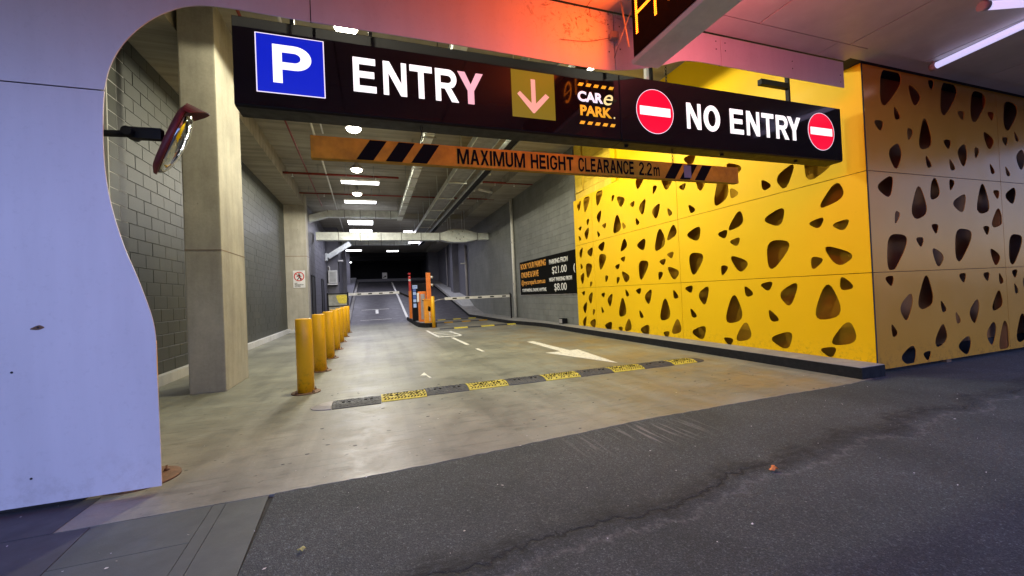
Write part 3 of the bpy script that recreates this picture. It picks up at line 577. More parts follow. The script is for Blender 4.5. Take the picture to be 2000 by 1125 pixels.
# columns
t = thing('concrete_column', 'tall bare concrete column just inside the opening, left of the sign', 'column', (-2.09, 6.95, 0))
obj('shaft', MB().box(-2.30, -1.885, 6.41, 7.46, 0.0, 5.296, 0.018), M['column'], t)
obj('pour_joint', MB().box(-2.303, -1.882, 6.407, 7.463, 1.895, 1.903), M['rust'], t)
t = thing('concrete_column', 'wide concrete column further in, carrying the no pedestrians sign', 'column', (-2.8, 17.6, 0))
obj('shaft', MB().box(-3.5, -2.312, 17.3, 17.88, 0.0, 5.296, 0.018), M['column'], t)
obj('pour_joint', MB().box(-3.503, -2.309, 17.297, 17.883, 2.90, 2.915), M['rust'], t)
s = thing('no_pedestrians_sign', 'small white sign with a crossed-out walking figure on the wide column', 'sign', (-2.62, 17.28, 1.7))
PY = 17.285
obj('plate', MB().box(-2.81, -2.40, PY, PY + 0.008, 1.70, 2.36), M['white'], s)
ring = [(-2.605 + 0.18 * math.cos(a), 2.13 + 0.18 * math.sin(a)) for a in [i * PI / 16 for i in range(32)]]
ring2 = [(-2.605 + 0.145 * math.cos(a), 2.13 + 0.145 * math.sin(a)) for a in [i * PI / 16 for i in range(32)]]
me = curve_mesh([ring, ring2], 0.001); obj('ring', MB().mesh(me, lambda c: Vector((c.x, PY - 0.002 + c.z, c.y))), M['print_red'], s)
pf = MB(); F_ = FACE(PY - 0.004)
pf.prism([(-2.60 + 0.028 * math.cos(a), 2.225 + 0.028 * math.sin(a)) for a in [i * PI / 6 for i in range(12)]], F_, 0, 0.003)
pf.prism([(-2.64, 2.19), (-2.575, 2.19), (-2.57, 2.10), (-2.62, 2.09)], F_, 0, 0.003)
pf.prism([(-2.62, 2.095), (-2.59, 2.095), (-2.65, 2.0), (-2.68, 2.0)], F_, 0, 0.003).prism([(-2.60, 2.095), (-2.57, 2.10), (-2.53, 2.01), (-2.56, 2.0)], F_, 0, 0.003).prism([(-2.64, 2.18), (-2.69, 2.12), (-2.68, 2.105), (-2.625, 2.15)], F_, 0, 0.003).prism([(-2.575, 2.185), (-2.52, 2.13), (-2.53, 2.11), (-2.58, 2.15)], F_, 0, 0.003)
obj('walking_figure', pf, M['print_black'], s)
obj('slash', MB().prism([(-2.73, 2.245), (-2.715, 2.265), (-2.48, 2.015), (-2.495, 1.995)], FACE(PY - 0.007), 0, 0.002), M['print_red'], s)
text('lettering', 'NO\nPEDESTRIAN\nACCESS', -2.76, 1.74, 0.31, 0.15, FACE(PY - 0.001), M['print_black'], s, 0.01)

# ================================================================= FASCIA, SOFFIT
FB = catmull([(-1.29, 0.04), (-1.29, 0.32), (-1.295, 0.75), (-1.30, 1.03), (-1.36, 1.29), (-1.44, 1.55), (-1.495, 1.80), (-1.52, 2.03), (-1.523, 2.27), (-1.51, 2.50), (-1.475, 2.67), (-1.405, 2.82), (-1.30, 2.955), (-1.18, 3.055), (-1.04, 3.122), (-0.83, 3.145), (-0.335, 3.14), (0.75, 3.14), (1.90, 3.125), (2.18, 3.14), (2.45, 3.19), (2.72, 3.265), (2.92, 3.33), (3.10, 3.355), (3.445, 3.36), (5.28, 3.36)], 5)
zs = 2.505; ZT = 3.66; FY = 3.15
def seg(x0, x1): return [p for p in FB[60:] if x0 < p[0] < x1]
i_s = next(i for i, p in enumerate(FB) if p[1] > zs)
fas = thing('fascia_cladding', 'pale cladding of big panels with a rounded cut-out framing the driveway entry', 'cladding', (0, 3.2, 0.04))
p1 = [(-7, 0.08)] + FB[:i_s] + [(-1.513, zs - 0.004), (-7, zs - 0.004)]
p2 = [(-7, zs + 0.004), (-1.511, zs + 0.004)] + [p for p in FB[i_s:] if p[0] < -0.345] + [(-0.342, 3.14), (-0.342, ZT), (-7, ZT)]
tail = FB[i_s:]
p3 = [(-0.335, 3.14)] + [p for p in tail if -0.33 < p[0] < 2.17] + [(2.177, 3.138), (2.177, ZT), (-0.335, ZT)]
p4 = [(2.184, 3.14)] + [p for p in tail if 2.19 < p[0] < 3.43] + [(3.437, 3.36), (3.437, ZT), (2.184, ZT)]
p5 = [(3.444, 3.36), (5.28, 3.36), (5.28, ZT), (3.444, ZT)]
for nm, P in (('lower', p1), ('upper', p2), ('mid', p3), ('dip', p4), ('end', p5)):
    me = curve_mesh([P], 0.004)
    obj('cladding_panel', MB().mesh(me, lambda c: Vector((c.x, FY + 0.004 + c.z, c.y))), M['fascia'], fas)
obj_split('backing', MB().box(-0.348, -0.328, FY + 0.0085, FY + 0.03, 3.15, 3.65).box(2.17, 2.19, FY + 0.0085, FY + 0.03, 3.15, 3.65).box(3.43, 3.45, FY + 0.0085, FY + 0.03, 3.37, 3.65).box(-7, -1.53, FY + 0.0085, FY + 0.03, zs - 0.02, zs + 0.02), M['dark_gap'], fas)
rv = MB()
for (x, z) in ((-2.12, 2.60), (-2.10, 2.41), (-1.85, 1.07), (-1.97, 0.82), (-2.25, 0.38), (-1.9, 0.20), (3.38, 3.60), (3.38, 3.52), (3.50, 3.60), (3.50, 3.52), (2.12, 3.55), (2.12, 3.3), (2.24, 3.55), (2.24, 3.34), (4.45, 3.55), (4.45, 3.47), (5.22, 3.5), (5.22, 3.42)):
    rv.tube((x, FY - 0.002, z), (x, FY + 0.01, z), 0.0065, n=8)
obj('rivet', rv, M['dark_gap'], fas, kind='stuff')
obj('scuff_mark', MB().prism(rounded([(-1.89, 1.062), (-1.845, 1.085), (-1.82, 1.068), (-1.85, 1.055)]), FACE(FY - 0.0015), 0, 0.001), M['rust'], fas)
struct('recess_wall', MB().box(-8, -1.70, 3.22, 3.26, 0.0, 0.4), M['dark_gap'])
# canopy soffit
cn = thing('canopy_soffit', 'grey panelled underside of the street canopy', 'canopy', (0, 0.5, 3.66))
obj('canopy_deck', MB().box(-7, 12, 0.65, 3.4, 3.70, 3.95), M['dark_gap'], cn)
obj('edge_beam', MB().box(-7, 12, 0.55, 0.646, 3.5, 3.95), M['soffit'], cn)
ys = [0.66, 1.4, 2.89]
for a, b in zip(ys, ys[1:]):
    x = -6.78
    while x < 12:
        obj('soffit_panel', MB().box(x + 0.006, x + 1.294, a + 0.006, b - 0.006, 3.66, 3.69), M['soffit'], cn); x += 1.305
x = -6.8
while x < 5.2:
    obj('soffit_panel', MB().box(x + 0.004, min(x + 2.9, 5.28) - 0.004, 2.896, 3.13, 3.664, 3.69), M['soffit'], cn); x += 2.9
for x0, x1 in ((5.29, 8.46), (8.47, 11.9)):
    obj('soffit_panel', MB().box(x0, x1, 2.90, 3.10, 3.70 - 0.012, 3.699), M['soffit'], cn)

# ================================================================= PERFORATED PANELS
def parse(s): return [[tuple(map(float, q.split(','))) for q in h.split()] for h in s.split('|')]
SH, FH = parse(SIDE_HOLES), parse(FRONT_HOLES)
far = [[(u + 3.05, v) for u, v in h] for h in FH]
FH = FH + [h for h in far if min(u for u, v in h) > 9.15]
def perforated(parent, us, vs_, holes, fn, mat, hmin):
    for ui in range(len(us) - 1):
        for vi in range(len(vs_) - 1):
            u0, u1, v0, v1 = us[ui] + 0.004, us[ui + 1] - 0.004, vs_[vi] + 0.004, vs_[vi + 1] - 0.004
            sp = [[(u0, v0), (u1, v0), (u1, v1), (u0, v1)]]
            for h in holes:
                cu_, cv_ = sum(p[0] for p in h) / len(h), sum(p[1] for p in h) / len(h)
                if u0 < cu_ < u1 and v0 < cv_ < v1:
                    r = rounded(h, hmin, 0.42)
                    r = [(min(max(a, u0 + 0.02), u1 - 0.02), min(max(b, v0 + 0.02), v1 - 0.02)) for a, b in r]
                    sp.append(r)
            me = curve_mesh(sp, 0.003)
            obj('perforated_panel', MB().mesh(me, lambda c: Vector(fn(c.x, c.y, c.z + 0.003))), mat, parent)
yw = thing('perforated_wall', 'bright yellow side wall of panels cut with rounded triangular holes', 'wall', (5.6, 6.8, 0.03))
perforated(yw, [3.145, 6.285, 9.43, 10.44], [0.03, 1.20, 2.41, 3.70], SH, SIDE, M['yellow_panel'], 1.40)
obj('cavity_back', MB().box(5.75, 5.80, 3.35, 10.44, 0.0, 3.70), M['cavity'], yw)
obj('end_cap', MB().box(5.588, 5.749, 10.43, 10.438, 0.03, 3.7), M['yellow_panel'], yw)
obj_split('stiffener', MB().box(5.60, 5.70, 3.35, 10.42, 1.185, 1.215).box(5.60, 5.70, 3.35, 10.42, 2.395, 2.425).box(5.60, 5.70, 6.26, 6.31, 0.03, 3.7).box(5.60, 5.70, 9.40, 9.45, 0.03, 3.7), M['cavity'], yw)
bw_ = thing('perforated_wall', 'bronze metal street front of panels cut with rounded triangular holes', 'wall', (8.6, 3.2, 0.06))
perforated(bw_, [5.592, 8.44, 11.5], [0.045, 1.20, 2.41, 3.69], FH, FACE(3.14), M['bronze_panel'], 1.30)
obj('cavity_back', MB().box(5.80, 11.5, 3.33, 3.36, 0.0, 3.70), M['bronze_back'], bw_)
obj_split('stiffener', MB().box(5.66, 11.5, 3.16, 3.25, 1.185, 1.215).box(5.66, 11.5, 3.16, 3.25, 2.395, 2.425).box(8.41, 8.47, 3.16, 3.26, 0.045, 3.7), M['bronze_back'], bw_)
obj('corner_trim', MB().box(5.575, 5.588, 3.136, 3.143, 0.03, 3.70), M['dark_gap'], bw_)
obj('foot_recess', MB().box(5.66, 11.5, 3.30, 3.325, 0.002, 0.2), M['dark_gap'], bw_)
obj('base_post', MB().box(7.0, 7.1, 3.17, 3.23, 0.0, 0.05), M['rust'], bw_)
obj('wall_body', MB().box(5.805, 11.5, 3.365, 10.4, 0.0, 3.9), M['dark_gap'], bw_)

# ================================================================= SIGNS
SY = 3.25; SF = FACE(SY)
es = thing('entry_sign', 'long black lightbox reading ENTRY with a blue P panel at its left end', 'sign', (0.7, 3.35, 2.54))
def box_sign(t, x0, x1):
    # the body tapers at the bottom back edge
    pr = [(SY, 3.165), (SY, 2.545), (SY + 0.02, 2.535), (SY + 0.2, 2.535), (SY + 0.2, 3.165)]
    obj('housing', MB().prism([(a + 0.003, b) for a, b in pr], lambda u, v, w: (w, u, v), x0, x1), M['black_metal'], t)
    obj('face', MB().box(x0 + 0.004, x1 - 0.004, SY - 0.001, SY + 0.0025, 2.55, 3.16), M['black_gloss'], t)
box_sign(es, -0.85, 2.276)
pn = obj('blue_panel', MB().box(-0.705, -0.275, SY - 0.0045, SY - 0.0015, 2.65, 3.062), M['lit_blue'], es)
ed = 0.006
obj('border', MB().box(-0.712, -0.268, SY - 0.004, SY - 0.0015, 3.0625, 3.068).box(-0.712, -0.268, SY - 0.004, SY - 0.0015, 2.644, 2.6495).box(-0.712, -0.7055, SY - 0.004, SY - 0.0015, 2.65, 3.062).box(-0.2745, -0.268, SY - 0.004, SY - 0.0015, 2.65, 3.062), M['lit_lilac'], es)
def poly_obj(name, spl, mat, parent, d0=0.0, label=None):
    me = curve_mesh(spl, 0.0012); return obj(name, MB().mesh(me, lambda c: Vector((c.x, SY - 0.006 + d0 + c.z, c.y))), mat, parent, label)
def arc(cx, cy, rx, ry, a0, a1, n=14): return [(cx + rx * math.cos(math.radians(a0 + (a1 - a0) * i / n)), cy + ry * math.sin(math.radians(a0 + (a1 - a0) * i / n))) for i in range(n + 1)]
# heavy grotesque glyphs in a unit box, s = stem
def glyph(ch, x, y, w, h):
    s, t = 0.25, 0.19
    if ch == 'E': S = [[(0, 0), (1, 0), (1, t), (s * 1.05, t), (s * 1.05, 0.42), (0.92, 0.42), (0.92, 0.42 + t), (s * 1.05, 0.42 + t), (s * 1.05, 1 - t), (0.98, 1 - t), (0.98, 1), (0, 1)]]
    elif ch == 'N': S = [[(0, 0), (s * 0.9, 0), (s * 0.9, 0.66), (0.74, 0), (1, 0), (1, 1), (1 - s * 0.9, 1), (1 - s * 0.9, 0.36), (0.27, 1), (0, 1)]]
    elif ch == 'T': S = [[(0.5 - s / 2, 0), (0.5 + s / 2, 0), (0.5 + s / 2, 1 - t), (1, 1 - t), (1, 1), (0, 1), (0, 1 - t), (0.5 - s / 2, 1 - t)]]
    elif ch == 'Y': S = [[(0.5 - s / 2, 0), (0.5 + s / 2, 0), (0.5 + s / 2, 0.42), (1, 1), (0.72, 1), (0.5, 0.62), (0.28, 1), (0, 1), (0.5 - s / 2, 0.42)]]
    elif ch in 'RP':
        b0 = 0.40 if ch == 'R' else 0.36
        out = [(0, 0), (s * 0.95, 0), (s * 0.95, b0)]
        if ch == 'R': out = [(0, 0), (s * 0.95, 0), (s * 0.95, b0), (0.42, b0), (0.72, 0), (1.04, 0), (0.68, b0 + 0.04)] + arc(0.60, 0.705, 0.36, 0.295, -62, 90, 12) + [(0, 1)]
        else: out = out + arc(0.56, (1 + b0) / 2, 0.44, (1 - b0) / 2, -90, 90, 16) + [(0, 1)]
        c0 = b0 + (t if ch == 'P' else t * 0.9)
        inn = [(s * 0.95, c0)] + arc(0.55, (1 - t + c0) / 2, 0.17, (1 - t - c0) / 2, -90, 90, 10) + [(s * 0.95, 1 - t)]
        S = [out, inn]
    elif ch == 'H': S = [[(0, 0), (s, 0), (s, 0.42), (1 - s, 0.42), (1 - s, 0), (1, 0), (1, 1), (1 - s, 1), (1 - s, 0.6), (s, 0.6), (s, 1), (0, 1)]]
    elif ch == 'I': S = [[(0, 0), (1, 0), (1, 1), (0, 1)]]
    elif ch == 'L': S = [[(0, 0), (1, 0), (1, t * 0.85), (s, t * 0.85), (s, 1), (0, 1)]]
    elif ch == 'M': S = [[(0, 0), (0.17, 0), (0.17, 0.72), (0.41, 0), (0.59, 0), (0.83, 0.72), (0.83, 0), (1, 0), (1, 1), (0.76, 1), (0.5, 0.28), (0.24, 1), (0, 1)]]
    elif ch == 'A': S = [[(0, 0), (0.25, 0), (0.33, 0.24), (0.67, 0.24), (0.75, 0), (1, 0), (0.63, 1), (0.37, 1)], [(0.385, 0.40), (0.5, 0.78), (0.615, 0.40)]]
    elif ch == 'X': S = [[(0, 0), (0.27, 0), (0.5, 0.36), (0.73, 0), (1, 0), (0.64, 0.52), (0.97, 1), (0.70, 1), (0.5, 0.67), (0.30, 1), (0.03, 1), (0.36, 0.52)]]
    elif ch == 'U': S = [[(0, 1), (0, 0.30)] + arc(0.5, 0.30, 0.5, 0.31, 180, 360, 12) + [(1, 1), (1 - s, 1), (1 - s, 0.30)] + arc(0.5, 0.30, 0.25, 0.15, 360, 180, 10) + [(s, 1)]]
    elif ch in 'CG':
        S = [arc(0.5, 0.66, 0.5, 0.355, 8, 180, 10) + arc(0.5, 0.34, 0.5, 0.355, 180, 352, 10) + ([(1, 0.52), (0.55, 0.52), (0.55, 0.37), (0.75, 0.37)] if ch == 'G' else [(0.98, 0.36), (0.75, 0.36)]) + arc(0.5, 0.33, 0.25, 0.19, 350, 180, 8) + arc(0.5, 0.67, 0.25, 0.19, 180, 10, 8)]
    elif ch == '2': S = [[(0, 0), (1, 0), (1, 0.16), (0.36, 0.16), (0.85, 0.5)] + arc(0.5, 0.72, 0.48, 0.29, -25, 180, 12) + [(0.25, 0.70)] + arc(0.5, 0.72, 0.23, 0.15, 180, -25, 8) + [(0, 0.18)]]
    elif ch == '.': S = [[(0, 0), (1, 0), (1, 0.16), (0, 0.16)]]
    elif ch == 'm': S = [[(0, 0), (0.17, 0), (0.17, 0.5), (0.28, 0.58), (0.41, 0.5), (0.41, 0), (0.59, 0), (0.59, 0.5), (0.71, 0.58), (0.83, 0.5), (0.83, 0), (1, 0), (1, 0.56), (0.88, 0.72), (0.7, 0.72), (0.54, 0.6), (0.42, 0.72), (0.27, 0.72), (0.17, 0.62), (0.17, 0.7), (0, 0.7)]]
    elif ch == 'O': S = [arc(0.5, 0.5, 0.5, 0.515, 0, 345, 28), arc(0.5, 0.5, 0.24, 0.32, 0, 340, 24)]
    return [[(x + a * w, y + b * h) for a, b in sp] for sp in S]
poly_obj('letter_p', glyph('P', -0.605, 2.722, 0.25, 0.275), M['lit_white'], es)
ENT = [('E', -0.072, 0.165), ('N', 0.145, 0.175), ('T', 0.345, 0.175), ('R', 0.545, 0.18), ('Y', 0.728, 0.215)]
for ch, x, w in ENT: poly_obj('letter', glyph(ch, x, 2.722, w, 0.262), M['lit_pink' if ch == 'Y' else 'lit_white'], es, label='pink tinted letter Y' if ch == 'Y' else None)
obj('arrow_tile', MB().box(1.195, 1.60, SY - 0.0035, SY - 0.0015, 2.66, 3.07), M['lit_olive'], es)
poly_obj('down_arrow', [[(1.375, 3.0), (1.415, 3.0), (1.415, 2.79), (1.51, 2.885), (1.545, 2.86), (1.40, 2.705), (1.385, 2.705), (1.245, 2.86), (1.27, 2.885), (1.375, 2.79)]], M['lit_salmon'], es)
for k in range(5):
    for z in (3.005, 2.655):
        x = 1.835 + k * 0.08
        poly_obj('dash', [[(x, z), (x + 0.045, z), (x + 0.062, z + 0.028), (x + 0.017, z + 0.028)]], M['lit_orange'], es)
LS = lambda u, v, w: (u, SY - 0.004 + w, v)
text('lettering', 'CAR', 1.83, 2.862, 0.262, 0.095, LS, M['lit_lilac'], es, 0.035)
text('lettering', 'e', 2.10, 2.855, 0.10, 0.10, LS, M['lit_cream'], es, 0.0, shear=0.35)
text('lettering', 'PARK', 1.85, 2.735, 0.33, 0.095, LS, M['lit_orange'], es, 0.035)
text('lettering', '.', 2.20, 2.735, 0.014, 0.016, LS, M['lit_cream'], es, 0.0)
ns = thing('no_entry_sign', 'black lightbox reading NO ENTRY between two red no-entry discs', 'sign', (3.8, 3.35, 2.54))
box_sign(ns, 2.283, 5.35)
for cx, cz in ((2.675, 2.852), (5.0, 2.860)):
    r = obj('red_disc', MB().prism(arc(cx, cz, 0.213, 0.213, 0, 352, 44), FACE(SY - 0.0045), 0, 0.003), M['lit_red'], ns)
    me = curve_mesh([arc(cx, cz, 0.218, 0.218, 0, 352, 44), arc(cx, cz, 0.2135, 0.2135, 0, 352, 44)], 0.001)
    obj('rim', MB().mesh(me, lambda c: Vector((c.x, SY - 0.004 + c.z, c.y))), M['lit_lilac'], ns)
    obj('white_bar', MB().box(cx - 0.178, cx + 0.178, SY - 0.0075, SY - 0.005, cz - 0.042, cz + 0.042), M['lit_white'], ns)
NE = [('N', 3.055, 0.18), ('O', 3.27, 0.215), ('E', 3.62, 0.185), ('N', 3.85, 0.185), ('T', 4.07, 0.175), ('R', 4.28, 0.185), ('Y', 4.455, 0.205)]
for ch, x, w in NE: poly_obj('letter', glyph(ch, x, 2.722, w, 0.262), M['lit_white'], ns)
obj('clip', MB().box(2.274, 2.285, SY - 0.004, SY + 0.2, 2.56, 3.15), M['black_metal'], ns)
for x, m_ in ((2.66, 'white'), (2.71, 'black_metal'), (4.62, 'black_metal'), (-0.5, 'black_metal'), (0.05, 'black_metal')):
    obj('hanger', MB().box(x, x + 0.028, SY + 0.08, SY + 0.12, 3.16, ZC), M[m_], ns if x > 1 else es)
obj('bracket', MB().box(4.2, 4.64, SY + 0.075, SY + 0.125, 3.36, 3.42), M['black_metal'], ns)
for x in (2.4, 3.6, 4.7): obj('knob', MB().tube((x, SY + 0.1, 2.515), (x, SY + 0.1, 2.54), 0.02, n=10), M['black_metal'], ns)
def chain(parent, x, y, z0, z1, r=0.011):
    n = int((z1 - z0) / (r * 2.6)); m_ = MB()
    for i in range(n):
        zc = z0 + (i + 0.5) * (z1 - z0) / n; pts = []
        for k in range(9):
            a = 2 * PI * k / 8; du, dz = r * 0.75 * math.cos(a), r * 1.7 * math.sin(a)
            pts.append((x + (du if i % 2 else 0), y + (0 if i % 2 else du), zc + dz))
        m_.path(pts, 0.003, 5)
    return obj('chain', m_, M['black_metal'], parent)
chain(ns, 2.915, SY + 0.1, 3.17, 3.55, 0.013)
# clearance bar
cb = thing('height_bar', 'amber bar with black chevrons reading MAXIMUM HEIGHT CLEARANCE 2.2m, hung under the signs', 'height bar', (1.7, 3.33, 2.21))
BF = FACE(3.3)
obj('bar', MB().box(-0.39, 3.76, 3.3, 3.36, 2.215, 2.385, 0.006), M['bar_orange'], cb)
for x in (-0.055, 0.16, 0.355, 2.815, 3.0, 3.19):
    w_ = 0.125
    obj('chevron', MB().prism([(x - 0.02, 2.222), (x + w_ - 0.02, 2.222), (x + w_ + 0.085, 2.379), (x + 0.085, 2.379)], BF, -0.0015, 0.0015), M['print_black'], cb)
obj('torn_sticker', MB().box(3.035, 3.125, 3.2955, 3.298, 2.24, 2.365), M['print_white'] if False else M['slate'], cb)
W_ = {'M': 1.45, 'I': 0.27, '.': 0.24, ' ': 0.55, 'm': 1.4, 'A': 1.12, 'X': 1.05, 'L': 0.85, 'E': 0.85}
def condensed(parent, body, u, v, w, h, y, mat, name='letter'):
    tot = sum(W_.get(c, 1.0) for c in body) + 0.17 * (len(body) - 1); k = w / tot; x = u
    for c in body:
        cw = W_.get(c, 1.0) * k
        if c != ' ':
            me = curve_mesh(glyph(c, x, v, cw, h), 0.0008)
            obj(name, MB().mesh(me, lambda c_: Vector((c_.x, y + c_.z, c_.y))), mat, parent)
        x += cw + 0.17 * k
condensed(cb, 'MAXIMUM', 0.71, 2.238, 0.60, 0.126, 3.298, M['print_black'])
condensed(cb, 'HEIGHT', 1.365, 2.238, 0.42, 0.126, 3.298, M['print_black'])
condensed(cb, 'CLEARANCE', 1.835, 2.238, 0.60, 0.126, 3.298, M['print_black'])
condensed(cb, '2.2', 2.495, 2.238, 0.15, 0.126, 3.298, M['print_black'])
condensed(cb, 'm', 2.665, 2.238, 0.07, 0.126, 3.298, M['print_black'])
chain(cb, 0.43, 3.33, 2.385, 2.54, 0.012); chain(cb, 2.93, 3.33, 2.385, 2.54, 0.012)

# LED sign projecting from the fascia
ld = thing('led_sign', 'projecting LED display board with amber letters under the canopy', 'sign', (2.33, 2.1, 3.07))
obj('housing', MB().box(2.195, 2.46, 0.95, 2.905, 3.085, 3.62, 0.02), M['grey_metal'], ld)
obj('tray', MB().prism([(2.185, 3.10), (2.20, 3.072), (2.46, 3.072), (2.475, 3.10)], lambda u, v, w: (u, w, v), 0.93, 2.925), M['white'], ld)
obj('face', MB().box(2.186, 2.193, 0.97, 2.885, 3.115, 3.61), M['print_black'], ld)
LF = lambda u, v, w: (2.184 + w, -u, v)
def led_pts(rows):
    m_ = MB()
    for (u, v) in rows: m_.prism([(u + 0.006 * math.cos(a), v + 0.006 * math.sin(a)) for a in [i * PI / 3 for i in range(6)]], LF, 0, 0.002)
    return m_
p = 0.0155; H_, e_ = [], []
for i in range(21):
    v = 3.285 + i * p
    for k in (0, 1):
        H_.append((-2.835 + k * p, v))
        H_.append((-2.60 + k * p, v))
for i in range(14):
    for k in (0, 1): H_.append((-2.82 + 0.0 + i * p + p, 3.285 + (10 + k) * p))
for a in range(0, 320, 8): e_.append((-2.40 + 0.085 * math.cos(math.radians(a)), 3.395 + 0.11 * math.sin(math.radians(a)))); e_.append((-2.40 + 0.07 * math.cos(math.radians(a)), 3.395 + 0.095 * math.sin(math.radians(a))))
for i in range(11): e_.append((-2.48 + i * p, 3.395))
obj('letter_h', led_pts(H_), M['led'], ld, kind='stuff'); obj('letter_e', led_pts(e_), M['led'], ld, kind='stuff')
obj('bracket', MB().tube((2.15, 2.9, 3.2), (2.15, 2.98, 3.64), 0.007, n=8).path([(2.14, 3.10, 3.22), (2.13, 2.95, 3.35), (2.20, 2.88, 3.55), (2.24, 2.8, 3.65)], 0.005, 6), M['grey_metal'], ld)
obj('junction_box', MB().box(2.12, 2.19, 3.09, 3.148, 3.40, 3.46, 0.006), M['grey_metal'], ld)
obj('cable', MB().path(catmull([(2.15, 3.12, 3.42), (2.0, 3.135, 3.38), (1.85, 3.138, 3.345), (1.62, 3.14, 3.33)], 4), 0.002, 6), M['black_metal'], ld)
def area(name, parent, loc, rot, sx, sy, power, col):
    l = bpy.data.lights.new(name, 'AREA'); l.shape = 'RECTANGLE'; l.size = sx; l.size_y = sy; l.energy = power; l.color = col
    o = bpy.data.objects.new(name, l); C.objects.link(o); o.parent = parent; o.location = Vector(loc) - wloc(parent); o.rotation_euler = rot; o.visible_glossy = False
    return o
area('display_light', ld, (2.17, 2.35, 3.36), (0, math.radians(90), 0), 0.4, 1.0, LED_W, (1.0, 0.10, 0.004))
area('display_light', ld, (2.49, 1.95, 3.36), (0, math.radians(-90), 0), 0.4, 1.7, LED_R, (1.0, 0.16, 0.18))

# street canopy tubes
def street_tube(label, a, b):
    t = thing('canopy_tube_lamp', label, 'lamp', (a[0], a[1], a[2]))
    A, B = Vector(a), Vector(b); d = (B - A).normalized()
    obj('tube', MB().tube(A + d * 0.06, B - d * 0.06, 0.036), M['street_tube'], t)
    obj('end_cap', MB().tube(A, A + d * 0.06, 0.042).tube(A + d * 0.03, A + d * 0.03 + Vector((0, 0, 0.07)), 0.012, n=8), M['grey_metal'], t)
    obj('end_cap', MB().tube(B - d * 0.06, B, 0.042).tube(B - d * 0.03, B - d * 0.03 + Vector((0, 0, 0.07)), 0.012, n=8), M['grey_metal'], t)
street_tube('lavender tube lamp on the canopy above the bronze panels', (6.38, 2.88, 3.60), (6.15, 1.4, 3.60))
street_tube('tube lamp at the top right corner, nearer than the other', (5.45, 2.09, 3.62), (6.6, 1.62, 3.62))
# ================================================================= CEILING SERVICES
def duct_seams(m_, x0, x1, y0, y1, z0, z1, step, axis):
    e = 0.018
    a = (x0 if axis == 'x' else y0) + step
    while a < (x1 if axis == 'x' else y1) - 0.1:
        if axis == 'x': m_.box(a, a + 0.03, y0 - e, y1 + e, z0 - e, z1 + e)
        else: m_.box(x0 - e, x1 + e, a, a + 0.03, z0 - e, z1 + e)
        a += step
d = thing('air_duct', 'galvanised cross duct under the ceiling, kinked down at its left end', 'duct', (-0.2, 18.45, 4.4))
obj('duct_run', MB().box(-1.6, 1.3, 18.3, 18.6, 4.64, 4.92), M['galv'], d)
obj('elbow', MB().hexbar((-2.33, 18.45, 4.55), (-1.605, 18.45, 4.775), 0.29, 0.26), M['galv'], d)
j = MB(); duct_seams(j, -1.6, 1.3, 18.3, 18.6, 4.64, 4.92, 0.62, 'x'); obj_split('joint', j, M['tray'], d)
obj('wall_flange', MB().box(-2.36, -2.31, 18.26, 18.64, 4.38, 4.74), M['tray'], d)
d = thing('air_duct', 'galvanised wall-to-wall duct with a swollen fan box near its right end', 'duct', (1.8, 19.7, 3.75))
obj_split('duct_run', MB().box(-2.22, 3.2, 19.5, 19.9, 3.83, 4.18).box(5.0, 5.6, 19.5, 19.9, 3.86, 4.19), M['galv'], d)
fb = MB()
for (xa, h0a, h1a), (xb, h0b, h1b) in (((3.205, 3.84, 4.17), (3.72, 3.74, 4.34)), ((3.723, 3.74, 4.34), (4.42, 3.74, 4.34)), ((4.423, 3.74, 4.34), (4.995, 3.86, 4.19))):
    V = [fb.bm.verts.new(p_) for p_ in ((xa, 19.45, h0a), (xa, 19.45, h1a), (xa, 19.95, h1a), (xa, 19.95, h0a), (xb, 19.45, h0b), (xb, 19.45, h1b), (xb, 19.95, h1b), (xb, 19.95, h0b))]
    for q in ((0, 1, 2, 3), (7, 6, 5, 4), (0, 4, 5, 1), (1, 5, 6, 2), (2, 6, 7, 3), (3, 7, 4, 0)): fb.bm.faces.new([V[i] for i in q])
obj('fan_box', fb, M['galv'], d)
j = MB(); duct_seams(j, -2.22, 3.2, 19.5, 19.9, 3.83, 4.18, 0.9, 'x'); j.box(3.15, 3.2, 19.46, 19.94, 3.80, 4.21).box(5.0, 5.05, 19.46, 19.94, 3.83, 4.22); obj_split('joint', j, M['tray'], d)
for x in (3.72, 4.42): obj_split('hanger_rod', MB().tube((x, 19.6, 4.34), (x, 19.6, ZC), 0.015, n=6).tube((x - 0.08, 19.8, 4.34), (x - 0.08, 19.8, ZC), 0.015, n=6), M['white_pipe'], d)
fl = MB()
for x, z in ((3.78, 4.2), (3.95, 3.9), (4.08, 4.1), (4.25, 4.22), (4.3, 3.95), (4.12, 3.84)): fl.box(x, x + 0.05, 19.44, 19.45, z, z + 0.05)
obj_split('access_latch', fl, M['tray'], d)
d = thing('air_duct', 'farthest galvanised cross duct, dim and purple-grey over the ramp', 'duct', (0.4, 28.2, 4.7))
obj('duct_run', MB().box(-1.7, 2.6, 28.0, 28.4, 4.68, 4.98), M['galv'], d)
j = MB(); duct_seams(j, -1.7, 2.6, 28.0, 28.4, 4.68, 4.98, 0.8, 'x'); obj_split('joint', j, M['tray'], d)
d = thing('air_duct', 'bright foil-wrapped duct running into the car park and meeting the first cross duct', 'duct', (1.25, 13, 4.5))
lm = MB(); y = 5.2
while y < 18.2:
    w_ = random.uniform(-0.012, 0.012); lm.hexbar((1.28 + w_, y, 4.66 + w_), (1.28 - w_, y + 0.55, 4.66 - w_), 0.2, 0.2); y += 0.552
obj('duct_run', lm, M['galv'], d)
j = MB(); duct_seams(j, 1.18, 1.38, 5.2, 18.2, 4.56, 4.76, 1.1, 'y'); obj_split('joint', j, M['tray'], d)
